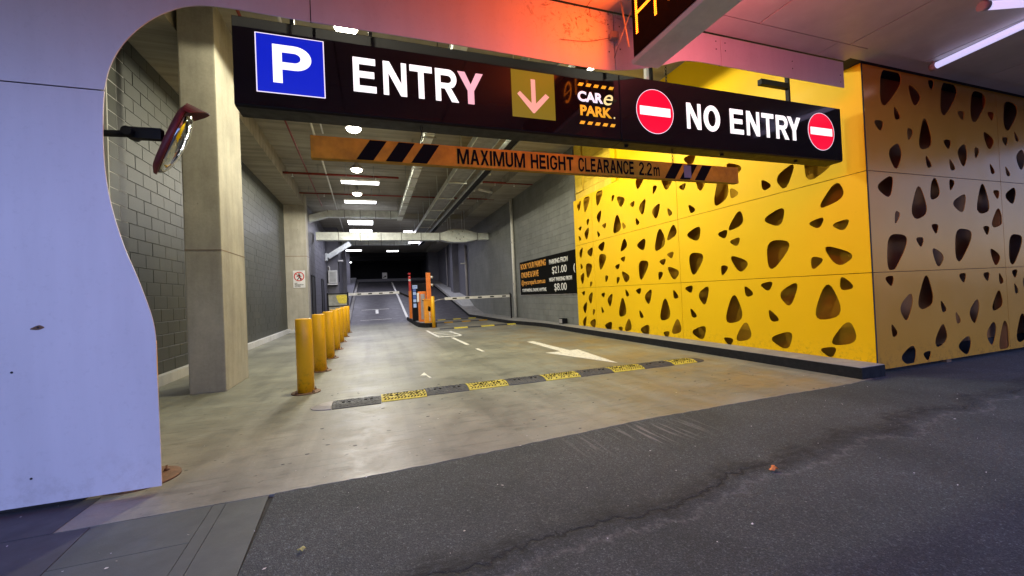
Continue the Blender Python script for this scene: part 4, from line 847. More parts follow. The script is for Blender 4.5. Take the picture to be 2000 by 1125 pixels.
for y in (6.5, 8.7, 10.9, 13.1, 15.3, 17.5): obj_split('hanger_rod', MB().tube((1.15, y, 4.56), (1.15, y, ZC), 0.008, n=6).tube((1.41, y, 4.56), (1.41, y, ZC), 0.008, n=6).box(1.13, 1.43, y - 0.015, y + 0.015, 4.53, 4.555), M['tray'], d)
d = thing('cable_tray', 'wide dull steel cable tray with side rails under the ceiling', 'cable tray', (2.65, 13, 4.5))
obj('tray_bed', MB().box(2.3, 2.78, 4.6, 24, 4.56, 4.575), M['tray'], d)
obj('side_rail', MB().box(2.28, 2.298, 4.6, 24, 4.54, 4.70), M['galv'], d); obj('side_rail', MB().box(2.782, 2.80, 4.6, 24, 4.54, 4.70), M['galv'], d)
cb_ = MB()
for i in range(5): cb_.path([(2.36 + i * 0.08 + 0.02 * math.sin(y_ * 1.3 + i), 4.6 + y_ , 4.60 + 0.012 * (i % 2)) for y_ in range(0, 20)], 0.018, 6)
obj('cable', cb_, M['black_metal'], d, kind='stuff')
for y in range(6, 24, 2): obj_split('hanger_rod', MB().tube((2.26, y, 4.52), (2.26, y, ZC), 0.008, n=6).tube((2.82, y, 4.52), (2.82, y, ZC), 0.008, n=6).box(2.24, 2.84, y - 0.02, y + 0.02, 4.50, 4.535), M['galv'], d)
d = thing('cable_tray', 'narrow dark cable tray beside the wide one, hanging lower', 'cable tray', (3.0, 13, 4.35))
obj('tray_bed', MB().box(2.92, 3.10, 4.6, 26, 4.40, 4.415), M['black_metal'], d)
obj('side_rail', MB().box(2.905, 2.918, 4.6, 26, 4.38, 4.50), M['tray'], d); obj('side_rail', MB().box(3.102, 3.115, 4.6, 26, 4.38, 4.50), M['tray'], d)
d = thing('pipe_run', 'thin pipe on shiny clamps along the ceiling toward the ramp on the right', 'pipe', (3.55, 14, 4.85))
obj('pipe', MB().tube((3.55, 4.5, 4.86), (3.55, 22, 4.86), 0.03), M['tray'], d)
for y in range(5, 22): obj_split('clamp', MB().box(3.49, 3.61, y, y + 0.07, 4.82, 4.97), M['galv'], d)
for i, (y, z, x0, x1, lb) in enumerate(((13.45, 5.0, -2.9, 0.95, 'red sprinkler pipe crossing the ceiling above the nearest tube light'), (13.5, 5.02, 3.4, 5.6, 'red sprinkler pipe between the clamp line and the right wall'), (16.0, 5.03, -2.3, 4.9, 'second, thinner red pipe crossing the ceiling deeper in'), (12.0, 5.08, -1.1, 1.9, 'short dark red branch pipe nearest the height bar'))):
    d = thing('sprinkler_pipe', lb, 'pipe', ((x0 + x1) / 2, y, z)); obj('pipe', MB().tube((x0, y, z), (x1, y, z), 0.035 if i < 2 else 0.026), M['red_pipe'], d)
    m_ = MB(); x = x0 + 0.3
    while x < x1: m_.tube((x, y, z), (x, y, ZC), 0.008, n=6); x += 1.2
    obj_split('hanger_rod', m_, M['tray'], d)
    m_ = MB()
    for x in (x0 + 0.8, x1 - 0.7): m_.tube((x, y, z - 0.10), (x, y, z - 0.03), 0.012, n=8).tube((x, y, z - 0.11), (x, y, z - 0.10), 0.03, n=10)
    obj_split('sprinkler_head', m_, M['galv'], d)
d = thing('sprinkler_pipe', 'thin brown pipe slanting along the ceiling at the far left', 'pipe', (-1.65, 11, 5.0)); obj('pipe', MB().tube((-1.5, 4.2, 5.05), (-1.8, 18.2, 5.05), 0.02), M['red_pipe'], d)
d = thing('conduit', 'bright white conduit running along the ceiling left of the lights', 'pipe', (-1.2, 14, 5.0)); obj('pipe', MB().tube((-1.02, 4.2, 5.02), (-1.42, 27.5, 5.02), 0.024), M['white_pipe'], d)
d = thing('conduit', 'short white conduit next to the long one above the height bar', 'pipe', (-0.86, 8, 5.0)); obj('pipe', MB().tube((-0.86, 4.2, 5.1), (-0.95, 10.4, 5.1), 0.018), M['white_pipe'], d)
d = thing('downpipe', 'white downpipe on the right wall between the boom gate and the price banner', 'pipe', (5.55, 15.8, 0.14))
obj('pipe', MB().tube((5.54, 15.75, 0.13), (5.54, 15.75, 5.18), 0.062).tube((5.54, 15.75, 5.12), (4.0, 14.9, 5.12), 0.05), M['white_pipe'], d)
obj_split('clip', MB().box(5.46, 5.615, 15.70, 15.80, 1.5, 1.53).box(5.46, 5.615, 15.70, 15.80, 3.2, 3.23), M['grey_metal'], d)
d = thing('downpipe', 'grey downpipe on the dark wall beside the ramp, with a small bracket', 'pipe', (5.5, 24.6, 0.9)); obj('pipe', MB().tube((5.53, 24.55, 0.5), (5.53, 24.55, 4.2), 0.075), M['grey_metal'], d)
obj('bracket', MB().box(5.2, 5.47, 24.5, 24.6, 3.05, 3.12), M['white_pipe'], d)
d = thing('downpipe', 'thin pale pipe farther up the ramp on the dark right wall', 'pipe', (5.5, 31, 2)); obj('pipe', MB().tube((5.53, 31.2, 1.6), (5.53, 31.2, 5.0), 0.05), M['grey_metal'], d)
d = thing('conduit', 'yellow painted conduit beside the edge of the yellow block wall', 'pipe', (5.6, 9.85, 3.9)); obj('pipe', MB().path([(5.635, 9.95, 5.28), (5.635, 9.95, 3.92), (5.635, 10.38, 3.92)], 0.018), M['yellow_block'], d)

# lamps
def highbay(label, x, y, W):
    t = thing('ceiling_floodlight', label, 'lamp', (x, y, 4.8), 'round floodlights on the ceiling')
    obj('housing', MB().lathe([(0.05, 0.30), (0.06, 0.2), (0.16, 0.12), (0.17, 0.06), (0.165, 0.055)], x, y, 20, cz=4.8), M['grey_metal'], t)
    obj('glass', MB().lathe([(0.02, -0.025), (0.09, -0.012), (0.14, 0.02), (0.15, 0.052)], x, y, 20, cz=4.8), M['lamp_glow'], t)
    obj('stem', MB().tube((x, y, 5.1), (x, y, ZC), 0.02, n=8), M['tray'], t)
    l = bpy.data.lights.new('flood_light', 'SPOT'); l.spot_size = math.radians(178); l.spot_blend = 0.08; l.energy = W; l.shadow_soft_size = 0.09; l.color = (1.0, 0.94, 0.70)
    o = bpy.data.objects.new('flood_light', l); C.objects.link(o); o.parent = t; o.location = (0, 0, -0.06)
highbay('round floodlight nearest the street, seen just above the sign over the P', -0.20, 5.86, HB)
highbay('round floodlight in the gap between the black sign and the height bar', -0.24, 9.35, HB)
highbay('round floodlight just above the nearest white tube light', -0.28, 12.3, HB * 0.75)
highbay('round floodlight above the second white tube light', -0.36, 15.1, HB * 0.6)
highbay('round floodlight above the yellow wall, over the word PARK', 3.50, 5.86, HB * 0.8)
highbay('added round floodlight in the right row, unseen behind the signs', 3.5, 8.2, HB * 0.7)  # unseen lamp, added to brighten the right block wall
def tube_light(label, x, y, W, z=4.75, L=1.08, double=False):
    t = thing('tube_light', label, 'lamp', (x, y, z), 'white tube lights hung under the ceiling')
    for k in ((0, 1) if double else (0,)):
        yy = y + k * 0.55
        obj('batten', MB().box(x - L / 2 - 0.03, x + L / 2 + 0.03, yy - 0.05, yy + 0.05, z + 0.035, z + 0.09), M['white_pipe'], t)
        obj('tube', MB().tube((x - L / 2, yy, z), (x + L / 2, yy, z), 0.045, n=12), M['tube_glow'], t)
        obj_split('rod', MB().tube((x - 0.4, yy, z + 0.09), (x - 0.4, yy, ZC), 0.006, n=6).tube((x + 0.4, yy, z + 0.09), (x + 0.4, yy, ZC), 0.006, n=6), M['tray'], t)
    l = bpy.data.lights.new('tube_lamp', 'AREA'); l.shape = 'RECTANGLE'; l.size = L; l.size_y = 0.1; l.energy = W; l.color = (0.80, 0.80, 1.0)
    o = bpy.data.objects.new('tube_lamp', l); C.objects.link(o); o.parent = t; o.location = (0, 0, -0.06)
tube_light('nearest hanging tube light', -0.21, 13.3, TL)
tube_light('second hanging tube light', -0.27, 15.95, TL)
tube_light('double tube light seen just below the first cross duct', -0.38, 20.0, TL, double=True)
tube_light('double tube light partly hidden behind the wall-to-wall duct', -0.42, 22.6, TL, double=True)
tube_light('small tube light below the farthest cross duct, on the left', -1.15, 31.5, TL * 0.8, z=4.72)
tube_light('small tube light below the farthest cross duct, right of centre', 1.55, 31.0, TL * 0.5, z=4.6, L=0.8)
tube_light('smallest tube light in the dark of the upper deck', -2.0, 39.5, 15, z=4.55, L=0.7)
tube_light('tube light between the wide tray and the ramp wall, just under the duct', 2.75, 27.0, TL * 0.8, z=4.7, L=0.75)
tube_light('tube light beside the cable tray, above the wall-to-wall duct', 2.05, 23.5, TL * 0.8, z=4.85, L=0.5)

# ================================================================= DRIVEWAY OBJECTS
def bollard_parts(t, x, y, h=0.94, r=0.098, plate=0.17):
    obj('post', MB().lathe([(r, 0.014), (r, h - 0.012), (r - 0.006, h - 0.003), (r - 0.02, h)], x, y, 32), M['bollard'], t)
    obj('base_plate', MB().lathe([(plate, 0.003), (plate, 0.014), (plate - 0.003, 0.0155), (r + 0.004, 0.0156)], x, y, 32), M['rust'], t)
    for k in range(4):
        a = PI / 4 + k * PI / 2
        bx_, by_ = x + (r + 0.04) * math.cos(a), y + (r + 0.04) * math.sin(a)
        obj('anchor_bolt', MB().lathe([(0.016, 0.015), (0.016, 0.028), (0.008, 0.029), (0.007, 0.05)], bx_, by_, 8), M['rust'], t)
BL = [('nearest yellow bollard of the row, ochre with a rusty base plate', 5.75), ('second yellow bollard from the street in the row', 7.38), ('third yellow bollard from the street in the row', 8.91),
      ('fourth yellow bollard from the street, middle of the row', 10.39), ('fifth yellow bollard from the street in the row', 12.15), ('sixth yellow bollard, last but one of the row', 13.8), ('farthest yellow bollard of the row, beside the black gate', 15.44)]
g = 'yellow bollards in a row along the entry lane'
b0 = thing('bollard', BL[0][0], 'bollard', (-0.835, 5.75, 0), g); bollard_parts(b0, -0.835, 5.75)
for lb, y in BL[1:]:
    c = copy_tree(b0); c.location = (-0.85 if y < 12 else -0.87, y, 0); c['label'] = lb; c.rotation_euler.z = random.uniform(-0.3, 0.3)
b = thing('bollard', 'yellow bollard almost hidden behind the lavender panel, only its edge and base plate showing', 'bollard', (-1.497, 3.42, 0))
bollard_parts(b, -1.497, 3.42, 0.94, 0.09, 0.20)
# speed hump
hp = thing('speed_hump', 'long rubber speed hump of alternating black and yellow pieces across both lanes', 'speed hump', (2.1, 4.93, 0))
def hy(x): return 4.845 + 0.045 * (x + 0.45)
HW = 0.16
prof = [(-HW, 0.003), (-HW, 0.010), (-0.09, 0.036), (-0.04, 0.041), (0.04, 0.041), (0.09, 0.036), (HW, 0.010), (HW, 0.003)]
def htop(a):
    a = abs(a); return 0.041 if a < 0.04 else 0.041 - (a - 0.04) * 0.1 if a < 0.09 else 0.036 - (a - 0.09) * 0.371
x = -0.45; k = 0
while k < 10:
    x1 = x + 0.503
    if k == 9: x1 = x + 0.42
    xa, xb = x + 0.003, x1 - 0.003
    y0_ = hy(x) if k < 4 else 4.845 + 0.045 * 2.1 + 0.0 * k
    yc = 4.86 + min(0.10, 0.05 * k)
    m_ = MB().prism([(a + yc, b) for a, b in prof], lambda u, v, w: (w, u, v), xa, xb)
    o = obj('hump_piece', m_, M['black_rubber'] if k % 2 == 0 else M['hump_yellow'], hp)
    tr = MB(); rnd = random.Random(k)
    for yy in (-0.135, -0.10, -0.065, -0.03, 0.005, 0.04, 0.075, 0.11):
        xs = xa + 0.012 + rnd.uniform(0, 0.012)
        while xs < xb - 0.045:
            if rnd.random() < 0.86:
                dx, dy = (0.014, 0.022) if int((yy + 0.2) / 0.035) % 2 else (-0.014, 0.022)
                P0 = [(xs + 0.014, yy), (xs + 0.030, yy), (xs + 0.030 + dx, yy + dy), (xs + 0.014 + dx, yy + dy)]
                Bq = [tr.bm.verts.new((a, yc + b, htop(b) + 0.0002)) for a, b in P0]; Tq = [tr.bm.verts.new((a, yc + b, htop(b) + 0.0028)) for a, b in P0]
                tr.bm.faces.new(Tq)
                for f in range(4): tr.bm.faces.new((Bq[f], Bq[(f + 1) % 4], Tq[(f + 1) % 4], Tq[f]))
            xs += 0.036
    obj('tread', tr, M['kerb_black'] if k % 2 else M['black_rubber'], o, kind='stuff')
    bt = MB()
    for fx in (0.22, 0.34, 0.68, 0.80): bt.lathe([(0.017, 0.040), (0.016, 0.0448), (0.008, 0.0449)], xa + fx * (xb - xa), yc - 0.045, 10)
    obj('bolt_hole', bt, M['print_black'], o, kind='stuff')
    x = x1; k += 1
def endcap(xc, yc, sgn, mat):
    m_ = MB(); n = 10; rings = []
    for a, h in ((1.0, 0.003), (1.0, 0.010), (0.6, 0.034), (0.25, 0.040)):
        rings.append([m_.bm.verts.new((xc + sgn * a * 0.22 * math.sin(PI * i / n), yc - a * HW * math.cos(PI * i / n), h)) for i in range(n + 1)])
    for A, B in zip(rings, rings[1:]):
        for i in range(n): m_.bm.faces.new((A[i], A[i + 1], B[i + 1], B[i]))
    m_.bm.faces.new(rings[-1]); m_.bm.faces.new([r[0] for r in rings] + [r[-1] for r in rings][::-1])
    return obj('end_cap', m_, mat, hp)
endcap(-0.452, 4.86, -1, M['grey_metal']); endcap(x + 0.002, 4.96, 1, M['black_rubber'])
for (yc, xs, lb) in ((14.0, (2.15, 5.05), 'nearest of the thin black and yellow strips across the exit lane'), (17.2, (2.45, 4.72), 'middle thin black and orange strip across the exit lane'), (19.3, (2.5, 4.72), 'farthest thin black and yellow strip across the exit lane')):
    t = thing('lane_strip', lb, 'speed hump', (sum(xs) / 2, yc, 0)); n = 6
    for k in range(n):
        a, b = xs[0] + (xs[1] - xs[0]) * k / n, xs[0] + (xs[1] - xs[0]) * (k + 1) / n
        obj('strip_piece', MB().prism([(yc - 0.09, 0.003), (yc - 0.05, 0.04), (yc + 0.05, 0.04), (yc + 0.09, 0.003)], lambda u, v, w: (w, u, v), a + 0.004, b - 0.004), M['black_rubber' if (k % 2 == 0) else ('bar_orange' if yc == 17.2 else 'hump_yellow')], t)
# painted markings
def marking(name, label, polys, mat='line'):
    m_ = MB()
    for P in polys: m_.prism(P, lambda u, v, w: (u, v, w), 0.0032, 0.0065)
    return obj(name, m_, M[mat], kind='structure')
marking('lane_arrow', '', [[(3.34, 8.8), (3.50, 8.8), (3.52, 6.98), (3.70, 7.02), (3.52, 5.40), (3.02, 7.00), (3.33, 6.98)]])
marking('lane_arrow', '', [[(0.62, 6.05), (0.72, 6.02), (0.70, 6.28)], [(0.72, 5.82), (0.75, 5.83), (0.72, 6.01), (0.70, 6.01)]])
marking('lane_line', '', [[(1.65, 13.9), (1.73, 13.9), (1.76, 11.6), (1.68, 11.6)], [(2.28, 13.1), (2.36, 13.1), (2.42, 11.3), (2.34, 11.3)], [(1.78, 13.05), (2.27, 13.05), (2.27, 12.95), (1.78, 12.95)], [(1.78, 12.55), (2.28, 12.55), (2.28, 12.45), (1.78, 12.45)], [(1.78, 12.05), (2.32, 12.05), (2.32, 11.95), (1.78, 11.95)], [(1.70, 11.58), (2.42, 11.48), (2.42, 11.30), (1.70, 11.40)]])
marking('lane_line', '', [[(1.98, 11.0), (2.06, 11.0), (2.08, 9.2), (1.99, 9.2)]])
marking('lane_line', '', [[(2.02, 8.4), (2.08, 8.4), (2.09, 7.9), (2.03, 7.9)]])
mk = MB().prism([(37.2, rz(37.2) * 1 + 0.0), (21.5, rz(21.5) + 0.005), (21.5, rz(21.5) + 0.010), (37.0, rz(37) + 0.012)], lambda u, v, w: (w, u, v), 1.62, 1.74)
obj('lane_line', mk, M['line'], kind='structure')
mk = MB()
for a, b in ((21.6, 21.63), (24.4, 24.46)): mk.prism([(a, rz(a) + 0.004), (b, rz(b) + 0.004), (b, rz(b) + 0.009), (a, rz(a) + 0.009)], lambda u, v, w: (w, u, v), -0.6, 0.9)
mk.prism([(23.2, rz(23.2) + 0.004), (24.3, rz(24.3) + 0.004), (24.3, rz(24.3) + 0.009), (23.2, rz(23.2) + 0.009)], lambda u, v, w: (w, u, v), 0.15, 0.3)
obj('lane_line', mk, M['line'], kind='structure')

# traffic island with the ticket and barrier machines
ti = obj('traffic_island', MB().prism([(1.62, 21.4), (1.60, 16.6)] + [(1.62 + 0.34 * (1 - math.cos(a)) , 16.0 - 0.75 * math.sin(a)) for a in [i * PI / 16 for i in range(0, 9)]] + [(2.22, 15.30), (2.27, 15.5), (2.30, 17), (2.30, 21.4)], lambda u, v, w: (u, v, w), 0.0, 0.16), M['kerb_black'])
tag(ti, 'narrow kerbed island with black edges between the two lanes', 'traffic island')
obj('island_top', MB().prism([(1.68, 21.3), (1.66, 16.6), (1.72, 15.9), (1.96, 15.36), (2.17, 15.38), (2.22, 15.6), (2.24, 17), (2.24, 21.3)], lambda u, v, w: (u, v, w), 0.1605, 0.166), M['kerb_top'], ti)
t = thing('bollard', 'slim bright yellow post standing in front of the island nose', 'bollard', (2.09, 14.98, 0))
obj('post', MB().lathe([(0.062, 0.01), (0.062, 1.14), (0.05, 1.15)], 2.09, 14.98, 20), M['amber'] if False else M['bollard'], t); obj('base_plate', MB().box(1.99, 2.19, 14.88, 15.08, 0.003, 0.012), M['rust'], t)
t = thing('barrier_machine', 'amber barrier cabinet on the island nose, driving the right boom', 'barrier', (2.0, 15.55, 0.16))
obj('cabinet', MB().box(1.83, 2.10, 15.42, 15.72, 0.166, 1.02, 0.012), M['amber'], t)
obj('cabinet_lid', MB().box(1.80, 2.13, 15.39, 15.75, 1.022, 1.06, 0.012), M['amber'], t)
obj('logo', MB().prism(rounded([(1.97, 0.80), (2.06, 0.74), (2.05, 0.60), (1.95, 0.62)]), FACE(15.416), 0, 0.002), M['print_black'], t)
text('lettering', 'CARe PARK', -0.5, 0.0, 0.36, 0.055, lambda u, v, w: (1.985 + v, 15.416 + w, 0.72 + u), M['print_white'], t, 0.03)
bm_ = obj('boom', MB().box(2.62, 5.24, 15.53, 15.57, 0.985, 1.085, 0.006), M['white'], t)
for i in range(5): obj('reflector', MB().box(2.92 + i * 0.5, 3.08 + i * 0.5, 15.524, 15.529, 1.01, 1.06), M['print_black'], bm_)
obj('boom_arm', MB().path([(2.13, 15.6, 0.88), (2.32, 15.58, 1.0), (2.62, 15.55, 1.03)], 0.018), M['grey_metal'], t)
t = thing('boom_rest', 'slim black rest post holding the tip of the right boom', 'post', (5.28, 15.55, 0.13))
obj('post', MB().box(5.26, 5.31, 15.52, 15.57, 0.134, 0.98), M['black_metal'], t); obj_split('fork', MB().box(5.255, 5.275, 15.50, 15.59, 0.981, 1.16).box(5.295, 5.315, 15.50, 15.59, 0.981, 1.10), M['black_metal'], t)
t = thing('camera_post', 'tall orange post with two small white lamps behind the barrier cabinet', 'post', (2.08, 15.95, 0.16))
obj('post', MB().box(2.0, 2.16, 15.88, 16.04, 0.166, 2.07, 0.01), M['orange'], t); obj('cap', MB().box(2.0, 2.16, 15.88, 16.04, 2.073, 2.10), M['black_metal'], t)
for z in (1.62, 1.92): obj('lamp_head', MB().tube((2.163, 15.95, z), (2.24, 15.90, z - 0.04), 0.04, 0.05, n=12), M['tube_glow'] if False else M['white'], t)
t = thing('ticket_machine', 'orange framed ticket machine with a grey front panel on the island', 'ticket machine', (1.86, 16.45, 0.16))
obj('casing', MB().box(1.72, 2.02, 16.32, 16.6, 0.166, 1.36, 0.015), M['orange'], t)
obj('front_panel', MB().box(1.80, 1.96, 16.31, 16.318, 0.26, 1.26), M['grey_metal'], t)
obj('slot', MB().box(1.87, 1.95, 16.303, 16.309, 0.98, 1.06), M['print_black'], t); obj('hood', MB().box(1.66, 1.74, 16.25, 16.318, 0.95, 1.30, 0.01), M['white'], t)
t = thing('pay_kiosk', 'tall black kiosk with pale blue lit notices, behind the ticket machine', 'kiosk', (1.85, 17.3, 0.16))
obj('cabinet', MB().box(1.56, 1.80, 17.2, 17.45, 0.166, 1.70, 0.012), M['black_metal'], t); obj('header', MB().box(1.802, 2.15, 17.22, 17.42, 1.2, 1.72, 0.01), M['black_metal'], t)
obj('screen', MB().box(1.585, 1.78, 17.193, 17.198, 1.50, 1.64), M['screen'], t)
for z0, z1, m_ in ((1.38, 1.48, 'screen_blue'), (1.24, 1.36, 'screen'), (1.08, 1.22, 'screen_blue'), (0.94, 1.06, 'screen'), (0.72, 0.88, 'screen')): obj('notice', MB().box(1.60, 1.72, 17.193, 17.198, z0, z1), M[m_], t)
text('lettering', 'ENTRY', 1.60, 1.55, 0.16, 0.04, lambda u, v, w: (u, 17.191 + w, v), M['print_black'], t, 0.03)
t = thing('bollard', 'dull yellow post beside the red barrier machine', 'bollard', (1.58, 18.3, 0.16))
obj('post', MB().lathe([(0.055, 0.0), (0.055, 1.13), (0.045, 1.14)], 1.70, 18.3, 16, cz=0.166), M['bollard'], t)
t = thing('barrier_machine', 'red-orange barrier machine with a lamp post on top, driving the left boom', 'barrier', (1.72, 19.6, 0.16))
obj('cabinet', MB().box(1.63, 1.90, 19.5, 19.8, 0.166, 1.45, 0.015), M['orange'], t)
obj('mast', MB().box(1.64, 1.74, 19.55, 19.65, 1.452, 2.15, 0.01), M['print_red'], t)
for z in (1.95, 2.2): obj('lamp_head', MB().lathe([(0.05, 0), (0.07, 0.05), (0.05, 0.1)], 1.69, 19.58, 12, cz=z if z > 2.1 else 1.9), M['white'] if z < 2.1 else M['print_red'], t)
bm_ = obj('boom', MB().box(-1.05, 1.20, 19.58, 19.62, 1.34, 1.46, 0.006), M['white'], t)
for i in range(4): obj('reflector', MB().box(-0.62 + i * 0.46, -0.46 + i * 0.46, 19.573, 19.578, 1.375, 1.425), M['print_black'], bm_)
obj('boom_arm', MB().hexbar((1.21, 19.6, 1.38), (1.63, 19.62, 1.18), 0.05, 0.08), M['black_metal'], t)

# black gate beside the last bollard
t = thing('side_gate', 'low black framed gate with a yellow warning plate behind the bollards', 'gate', (-1.2, 16.2, 0))
for x in (-1.56, -0.88): obj('gate_post', MB().box(x, x + 0.05, 16.2, 16.25, 0.003, 1.44), M['black_metal'], t)
for z in (0.1, 0.93, 1.38): obj('rail', MB().box(-1.507, -0.883, 16.205, 16.245, z, z + 0.035), M['black_metal'], t)
obj_split('mesh_sheet', MB().box(-1.505, -0.885, 16.222, 16.228, 0.137, 0.928).box(-1.505, -0.885, 16.222, 16.228, 0.967, 1.378), M['tray'], t)
obj('warning_plate', MB().prism(rounded([(-1.24, 1.33), (-0.90, 1.34), (-0.91, 1.05), (-1.15, 1.06)], 1.15, 0.25), FACE(16.213), 0, 0.006), M['hump_yellow'], t)
# air conditioner unit on the stepped wall, and the slanting duct above
t = thing('air_conditioner', 'small off-white air conditioner unit on the left wall above the gate', 'air conditioner', (-2.05, 24.8, 2.1))
obj('casing', MB().box(-2.26, -1.80, 24.62, 24.96, 2.12, 2.85, 0.03), M['ac_white'], t)
for i in range(7): obj('louvre', MB().box(-2.16 + i * 0.045, -2.14 + i * 0.045, 24.607, 24.618, 2.2, 2.77), M['tray'], t)
obj('bracket', MB().box(-2.30, -1.8, 24.6, 24.99, 2.04, 2.10), M['white_pipe'], t)
obj('pipe', MB().path([(-2.2, 24.9, 2.86), (-2.2, 24.9, 3.05), (-2.28, 24.9, 3.1)], 0.03), M['white_pipe'], t)
t = thing('air_duct', 'short slanting duct from the left wall up to the cross duct', 'duct', (-1.8, 24.2, 3.6))
obj('duct_run', MB().hexbar((-2.2, 24.3, 3.55), (-1.05, 24.3, 4.3), 0.25, 0.26), M['galv'], t); obj('wall_flange', MB().box(-2.32, -2.22, 24.1, 24.5, 3.35, 3.75), M['galv'], t)
t = thing('wall_lamp_bracket', 'little white bulkhead fitting on the left ramp wall', 'fitting', (-1.72, 24.95, 3.3)); obj('arm', MB().box(-1.75, -1.48, 24.9, 24.998, 3.36, 3.44), M['white_pipe'], t); obj('conduit', MB().tube((-1.72, 24.97, 3.35), (-1.72, 24.97, 2.2), 0.02, n=8), M['black_metal'], t)
t = thing('arrow_sign', 'small white arrow sign on a stand in the dark at the ramp top', 'sign', (1.1, 38.2, 2.6))
obj('plate', MB().box(0.92, 1.33, 37.9, 37.92, 2.85, 3.45), M['white'], t); obj('pole', MB().box(1.10, 1.14, 37.93, 37.97, 2.528, 3.4), M['grey_metal'], t)
obj('arrow', MB().prism([(1.0, 2.98), (1.16, 3.06), (1.16, 3.0), (1.27, 3.12), (1.16, 3.2), (1.16, 3.14), (1.0, 3.04)], FACE(37.896), 0, 0.003), M['print_black'], t)
# price banner
t = thing('price_banner', 'black banner of parking prices in orange and white letters on the right wall', 'banner', (5.59, 12.6, 1.03))
obj('sheet', MB().box(5.592, 5.602, 9.7 + 0.76, 15.19, 1.03, 2.33), M['print_black'], t)
PB = lambda u, v, w: (5.590 + w, -u, v)
text('lettering', 'BOOK YOUR PARKING', -15.05, 2.03, 2.45, 0.22, PB, M['print_orange'], t, 0.03)
text('lettering', 'ONLINE & SAVE', -15.02, 1.70, 1.75, 0.22, PB, M['print_orange'], t, 0.03)
text('lettering', '@mycarepark.com.au', -15.02, 1.38, 2.3, 0.24, PB, M['print_orange'], t, 0.02)
text('lettering', 'YOUR PARKING. ONLINE. ANYTIME.', -14.98, 1.16, 2.35, 0.12, PB, M['print_white'], t, 0.03)
text('lettering', 'PARKING FROM', -12.32, 2.03, 1.35, 0.16, PB, M['print_white'], t, 0.03)
text('lettering', '$21.00', -12.12, 1.68, 1.05, 0.26, PB, M['print_white'], t, 0.0)
text('lettering', 'NIGHT PARKING FROM', -12.37, 1.46, 1.62, 0.13, PB, M['print_white'], t, 0.03)
text('lettering', '$8.00', -12.0, 1.13, 0.88, 0.26, PB, M['print_white'], t, 0.0)
text('lettering', '(', -10.62, 1.66, 0.10, 0.26, PB, M['print_white'], t, 0.03)
obj('border', MB().box(5.588, 5.5915, 10.47, 15.19, 1.03, 1.045).box(5.588, 5.5915, 15.175, 15.19, 1.047, 2.33), M['grey_metal'], t)
t = thing('junction_box', 'small black box fixed low on the wall under the price banner', 'box', (5.45, 11.3, 0.14)); obj('casing', MB().box(5.44, 5.60, 11.2, 11.45, 0.136, 0.30, 0.01), M['black_metal'], t); obj('lid', MB().box(5.432, 5.438, 11.23, 11.42, 0.16, 0.28), M['grey_metal'], t)

# traffic mirror on a bent arm behind the panel edge
t = thing('convex_mirror', 'round red-backed convex traffic mirror on a black arm, seen edge-on', 'mirror', (-1.3, 3.42, 2.1))
mc = Vector((-1.285, 3.42, 2.325)); ax = Vector((0.88, 0.40, -0.36)).normalized()     # facing direction
u1 = Vector((0.40, 0.0, 0.80)); u1 = (u1 - ax * u1.dot(ax)).normalized(); u2 = ax.cross(u1).normalized()
def ring_pts(r, h, n=36): return [mc + ax * h + (u1 * math.cos(2 * PI * i / n) + u2 * math.sin(2 * PI * i / n)) * r for i in range(n)]
def rings_mesh(prof):
    m_ = MB(); R_ = [[m_.bm.verts.new(p_) for p_ in ring_pts(r, h)] for r, h in prof]
    for A, B in zip(R_, R_[1:]):
        for i in range(36): m_.bm.faces.new((A[i], A[(i + 1) % 36], B[(i + 1) % 36], B[i])).smooth = True
    m_.bm.faces.new(R_[0][::-1]); m_.bm.faces.new(R_[-1]); return m_
obj('backing_dish', rings_mesh([(0.08, -0.03), (0.22, -0.022), (0.262, -0.004), (0.267, 0.014), (0.255, 0.016)]), M['mirror_red'], t)
obj('mirror_dome', rings_mesh([(0.250, 0.017)] + [(0.25 * math.cos(a), 0.017 + 0.075 * math.sin(a)) for a in [i * PI / 20 for i in range(1, 10)]]), M['mirror'], t)
hd = MB(); n = 14; A, B, A2, B2 = [], [], [], []
for i in range(n + 1):
    a = -math.radians(48) + math.radians(96) * i / n
    d_ = u1 * math.cos(a) + u2 * math.sin(a)
    A.append(hd.bm.verts.new(mc + d_ * 0.270)); B.append(hd.bm.verts.new(mc + d_ * 0.275 + ax * (0.02 + 0.115 * math.cos(a * 1.7))))
    A2.append(hd.bm.verts.new(mc + d_ * 0.276)); B2.append(hd.bm.verts.new(mc + d_ * 0.281 + ax * (0.02 + 0.115 * math.cos(a * 1.7))))
for i in range(n):
    hd.bm.faces.new((A[i], A[i + 1], B[i + 1], B[i])); hd.bm.faces.new((A2[i + 1], A2[i], B2[i], B2[i + 1])); hd.bm.faces.new((B[i], B[i + 1], B2[i + 1], B2[i]))
obj('hood', hd, M['mirror_red'], t, recalc=True)
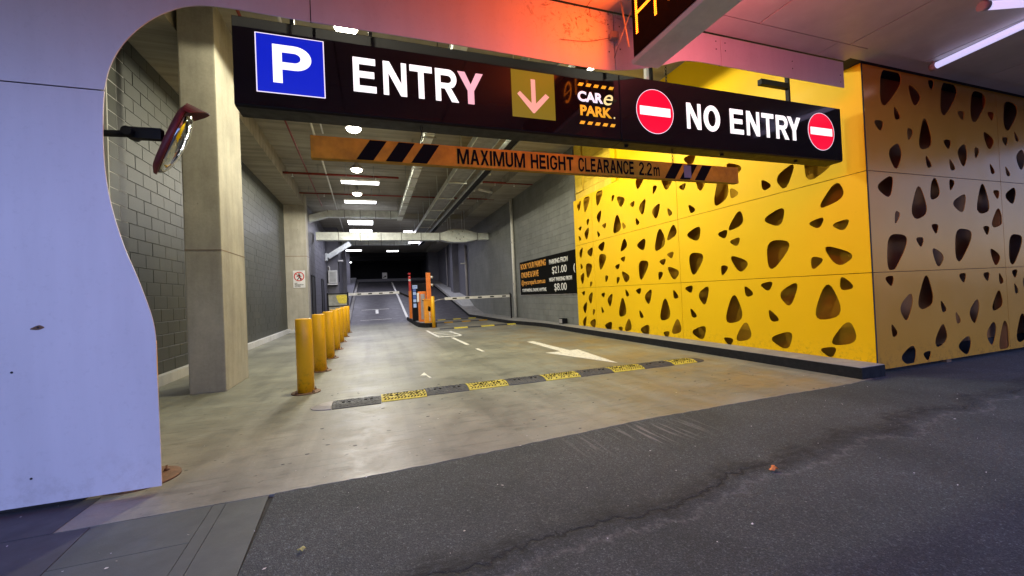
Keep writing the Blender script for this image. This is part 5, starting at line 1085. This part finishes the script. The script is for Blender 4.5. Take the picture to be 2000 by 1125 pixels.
obj('arm', MB().path([(-1.80, 3.44, 2.335), (-1.50, 3.43, 2.345)], 0.022), M['black_metal'], t)
obj_split('clamp', MB().hexbar((-1.52, 3.43, 2.35), (-1.33, 3.425, 2.35), 0.05, 0.075), M['black_metal'], t)
obj_split('joint', MB().tube((-1.505, 3.36, 2.345), (-1.505, 3.50, 2.345), 0.03), M['black_metal'], t)

# litter
def flake(name, label, cat, x, y, r, mat, z=0.004, h=0.012):
    m_ = MB(); n = 9; c = m_.bm.verts.new((x, y, z + h)); rg = []
    for i in range(n):
        a = 2 * PI * i / n; rr = r * random.uniform(0.6, 1.1)
        rg.append(m_.bm.verts.new((x + rr * math.cos(a) * 1.2, y + rr * math.sin(a) * 0.8, z + random.uniform(0, h))))
    for i in range(n): m_.bm.faces.new((c, rg[i], rg[(i + 1) % n]))
    return tag(obj(name, m_, M[mat], recalc=False), label, cat)
flake('wrapper', 'crumpled orange wrapper lying alone on the asphalt', 'litter', 2.26, 1.84, 0.03, 'litter', h=0.03)
flake('leaf', 'pale yellow-green leaf on the asphalt near the bottom edge', 'leaf', -0.35, 2.12, 0.018, 'leaf', h=0.015)
sc_ = MB()
for i in range(170):
    x, y = random.uniform(-2.5, 5.5), random.uniform(1.2, 4.4); r = random.choice([0.003, 0.004, 0.005, 0.008]); a = random.uniform(0, PI)
    v_ = [sc_.bm.verts.new((x + r * q * math.cos(a + k) * 1.3, y + r * q * math.sin(a + k), 0.0055 + 0.004 * random.random())) for k, q in ((0, 1), (1.4, 0.7), (3, 1), (4.5, 0.6))]
    sc_.bm.faces.new(v_)
obj('paper_scraps', sc_, M['scrap'], kind='stuff', recalc=False)
gm = MB()
for i in range(60):
    x, y = random.uniform(-1.2, 5), random.uniform(3.0, 5.6); r = random.uniform(0.006, 0.014); a = random.uniform(0, PI)
    gm.prism([(x + r * math.cos(k) * 1.3, y + r * math.sin(k) * 0.8) for k in [j * PI / 3 for j in range(6)]], lambda u, v, w: (u, v, w), 0.0032, 0.0045)
obj('gum_spots', gm, M['black_rubber'], kind='stuff')
